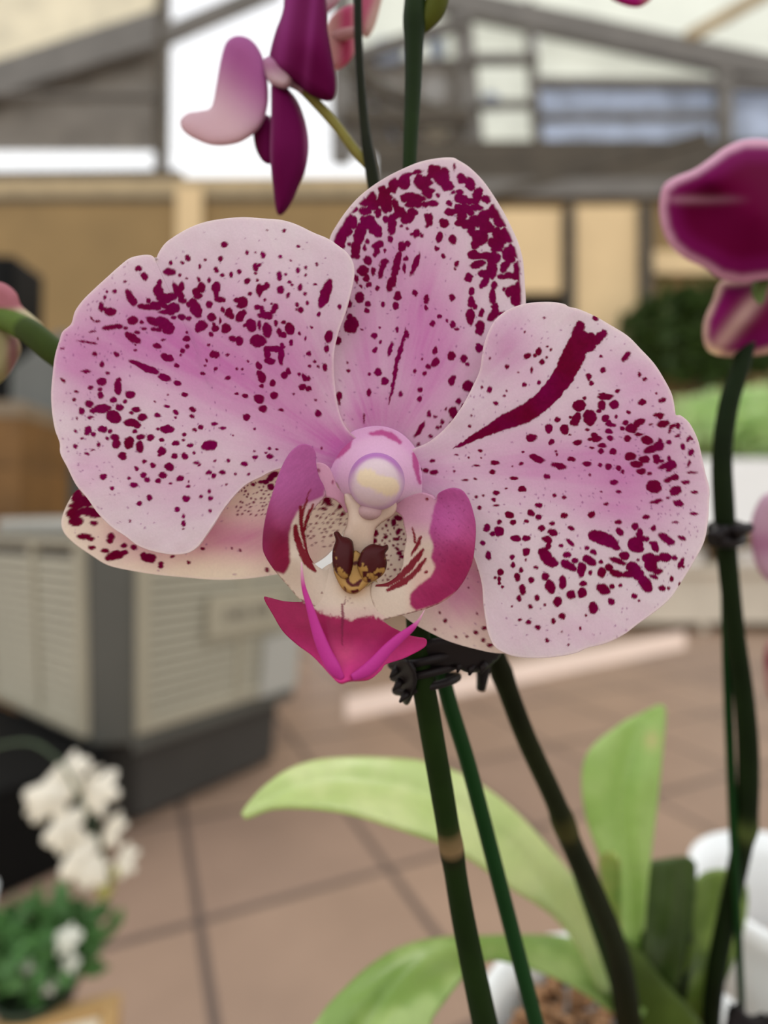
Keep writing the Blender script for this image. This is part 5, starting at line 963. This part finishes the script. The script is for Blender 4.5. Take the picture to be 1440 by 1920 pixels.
def bloom_mesh(R, seed):
    rr = random.Random(seed); vs, fs = [], []
    for k in range(5):
        a0 = math.radians(90 + k * 72 + rr.uniform(-6, 6)); wdt = .46 if k in (1, 4) else .3; n1, n2 = 8, 6; b = len(vs)
        for i in range(n1 + 1):
            t = i / n1
            for j in range(n2 + 1):
                s = j / n2 * 2 - 1; wd = wdt * math.sin(math.pi * min(1, t * .92 + .05)) ** .6
                x, y = t * R, s * wd * R; z = -.25 * R * t * t + .1 * R * (1 - s * s) - (.02 if k in (1, 4) else .06) * R
                vs.append((x * math.cos(a0) - y * math.sin(a0), x * math.sin(a0) + y * math.cos(a0), z))
        for i in range(n1):
            for j in range(n2):
                q = b + i * (n2 + 1) + j; fs.append((q, q + 1, q + n2 + 2, q + n2 + 1))
    b = len(vs)
    for i in range(7):
        for j in range(10):
            th = math.pi * i / 6; ph = 2 * math.pi * j / 10; vs.append((.16 * R * math.sin(th) * math.cos(ph), .16 * R * math.sin(th) * math.sin(ph) - .05 * R, .14 * R + .18 * R * math.cos(th)))
    for i in range(6):
        for j in range(10): fs.append((b + i * 10 + j, b + i * 10 + (j + 1) % 10, b + (i + 1) * 10 + (j + 1) % 10, b + (i + 1) * 10 + j))
    return vs, fs
bl = [(95, 1500, .76, 40, 20), (128, 1452, .78, 34, -10), (122, 1560, .75, 36, 10), (150, 1618, .74, 38, 0), (185, 1490, .755, 38, -30), (208, 1560, .75, 28, -35), (232, 1618, .745, 26, -25), (82, 1500, .79, 30, 60), (165, 1470, .79, 28, -50), (176, 1640, .735, 26, 20)]
for i, (u, v, d, rp_, yaw) in enumerate(bl):
    R_ = rp_ / FPX * d * 1.15; vs, fs = bloom_mesh(R_, i); c = W(u, v, d)
    M = Matrix.Translation(Vector(c)) @ Matrix.Rotation(math.radians(yaw), 4, 'Z') @ Matrix.Rotation(math.radians(62), 4, 'X') @ Matrix.Rotation(math.radians(i * 17), 4, 'Z')
    o = link('flower', mesh_from([M @ Vector(p) for p in vs], fs), M_WPET, wp); solid(o, .0008)
for (u, v, r_) in ((197, 1672, 15), (218, 1640, 10)):
    ball('flower_bud', u, v, .745, r_, r_ * 1.15, r_ / FPX * .745, lambda a, b: np.broadcast_to(lin((170, 164, 92)), (len(a), 3)), tissue('bud_tissue', .1), wp, 20)
M_CREAMB = plain('cream_liner', (250, 240, 216), 0.6, noise=.03)
M_TANW = plain('tan_plywood', (196, 158, 104), 0.6, noise=.15, scale=12)
def floorat(u, v, z):                   # point of the horizontal plane z seen at u, v
    r = FWD + (u - CX) / FPX * RIGHT - (v - CY) / FPX * UP; return CAM + r * ((z - CAMZ) / r[2])
ZB = .475
q0, q1 = floorat(20, 1905, ZB)[:2], floorat(228, 1856, ZB)[:2]
dx = (q1 - q0) / np.linalg.norm(q1 - q0); dy = np.array([-dx[1], dx[0]]); org = q1 - dx * .62
MC = frame(org - dy * .45, dx, dy)
cr = empty('wooden_crate', (float(org[0]), float(org[1]) - .2, 0), 'tan wooden crate with cream top in the bottom left corner', 'crate')
for (a, b_, c_, d_) in ((0, .62, .43, .45), (0, .62, 0, .02), (0, .02, .02, .43), (.6, .62, .02, .43)): BM().box(a, b_, c_, d_, .02, ZB, MC).build('side_board', M_TANW, cr, .004)
BM().box(.02, .60, .02, .43, .02, ZB - .012, MC).build('top_panel', M_CREAMB, cr, .003)
for (a, b_) in ((.03, .03), (.59, .03), (.03, .42), (.59, .42)): BM().box(a - .02, a + .02, b_ - .02, b_ + .02, 0, .02, MC).build('foot', M_TANW, cr)
lp = floorat(60, 1880, ZB - .012)
wp.location.z = ZB - .012
lpe = empty('potted_plant', (float(lp[0]), float(lp[1]), ZB - .012), 'low dark green leafy plant with pale blooms on the wooden crate, bottom left', 'plant')
c = atY(72, 1822, float(lp[1]))
BM().lathe([(.03, 0), (.045, 0), (.05, .022), (.053, .022), (.053, .026), (.046, .026), (.04, .02)], (c[0], c[1], ZB - .0115), 28).build('plant_pot', plain('dark_green_pot', (38, 52, 34), .5), lpe, 0, True)
foliage('foliage', (c[0], c[1], ZB + .062), (.085, .06, .048), 420, .034, M_GREENM, lpe, 21)
for (u, v, r_) in ((125, 1762, 24), (45, 1815, 17), (130, 1808, 17), (92, 1848, 14)):
    rr_ = r_ / FPX * float(lp[1]); vs, fs = bloom_mesh(rr_, u); cc = W(u, v, float(lp[1]) - .06)
    M = Matrix.Translation(Vector(cc)) @ Matrix.Rotation(math.radians(50), 4, 'X')
    link('flower', mesh_from([M @ Vector(p) for p in vs], fs), plain('pale_bloom', (206, 206, 190), .6, noise=.05), lpe)
# pot and stalk foot of the white spray stand on the same crate
px = W(-110, 2040, .80)
BM().lathe([(.03, -.09), (.05, -.09), (.062, 0), (.056, 0), (.05, -.02), (.01, -.02)], (px[0], px[1], ZB - .0115 + .09), 28).build('plant_pot', M_POT, wp, 0, True)
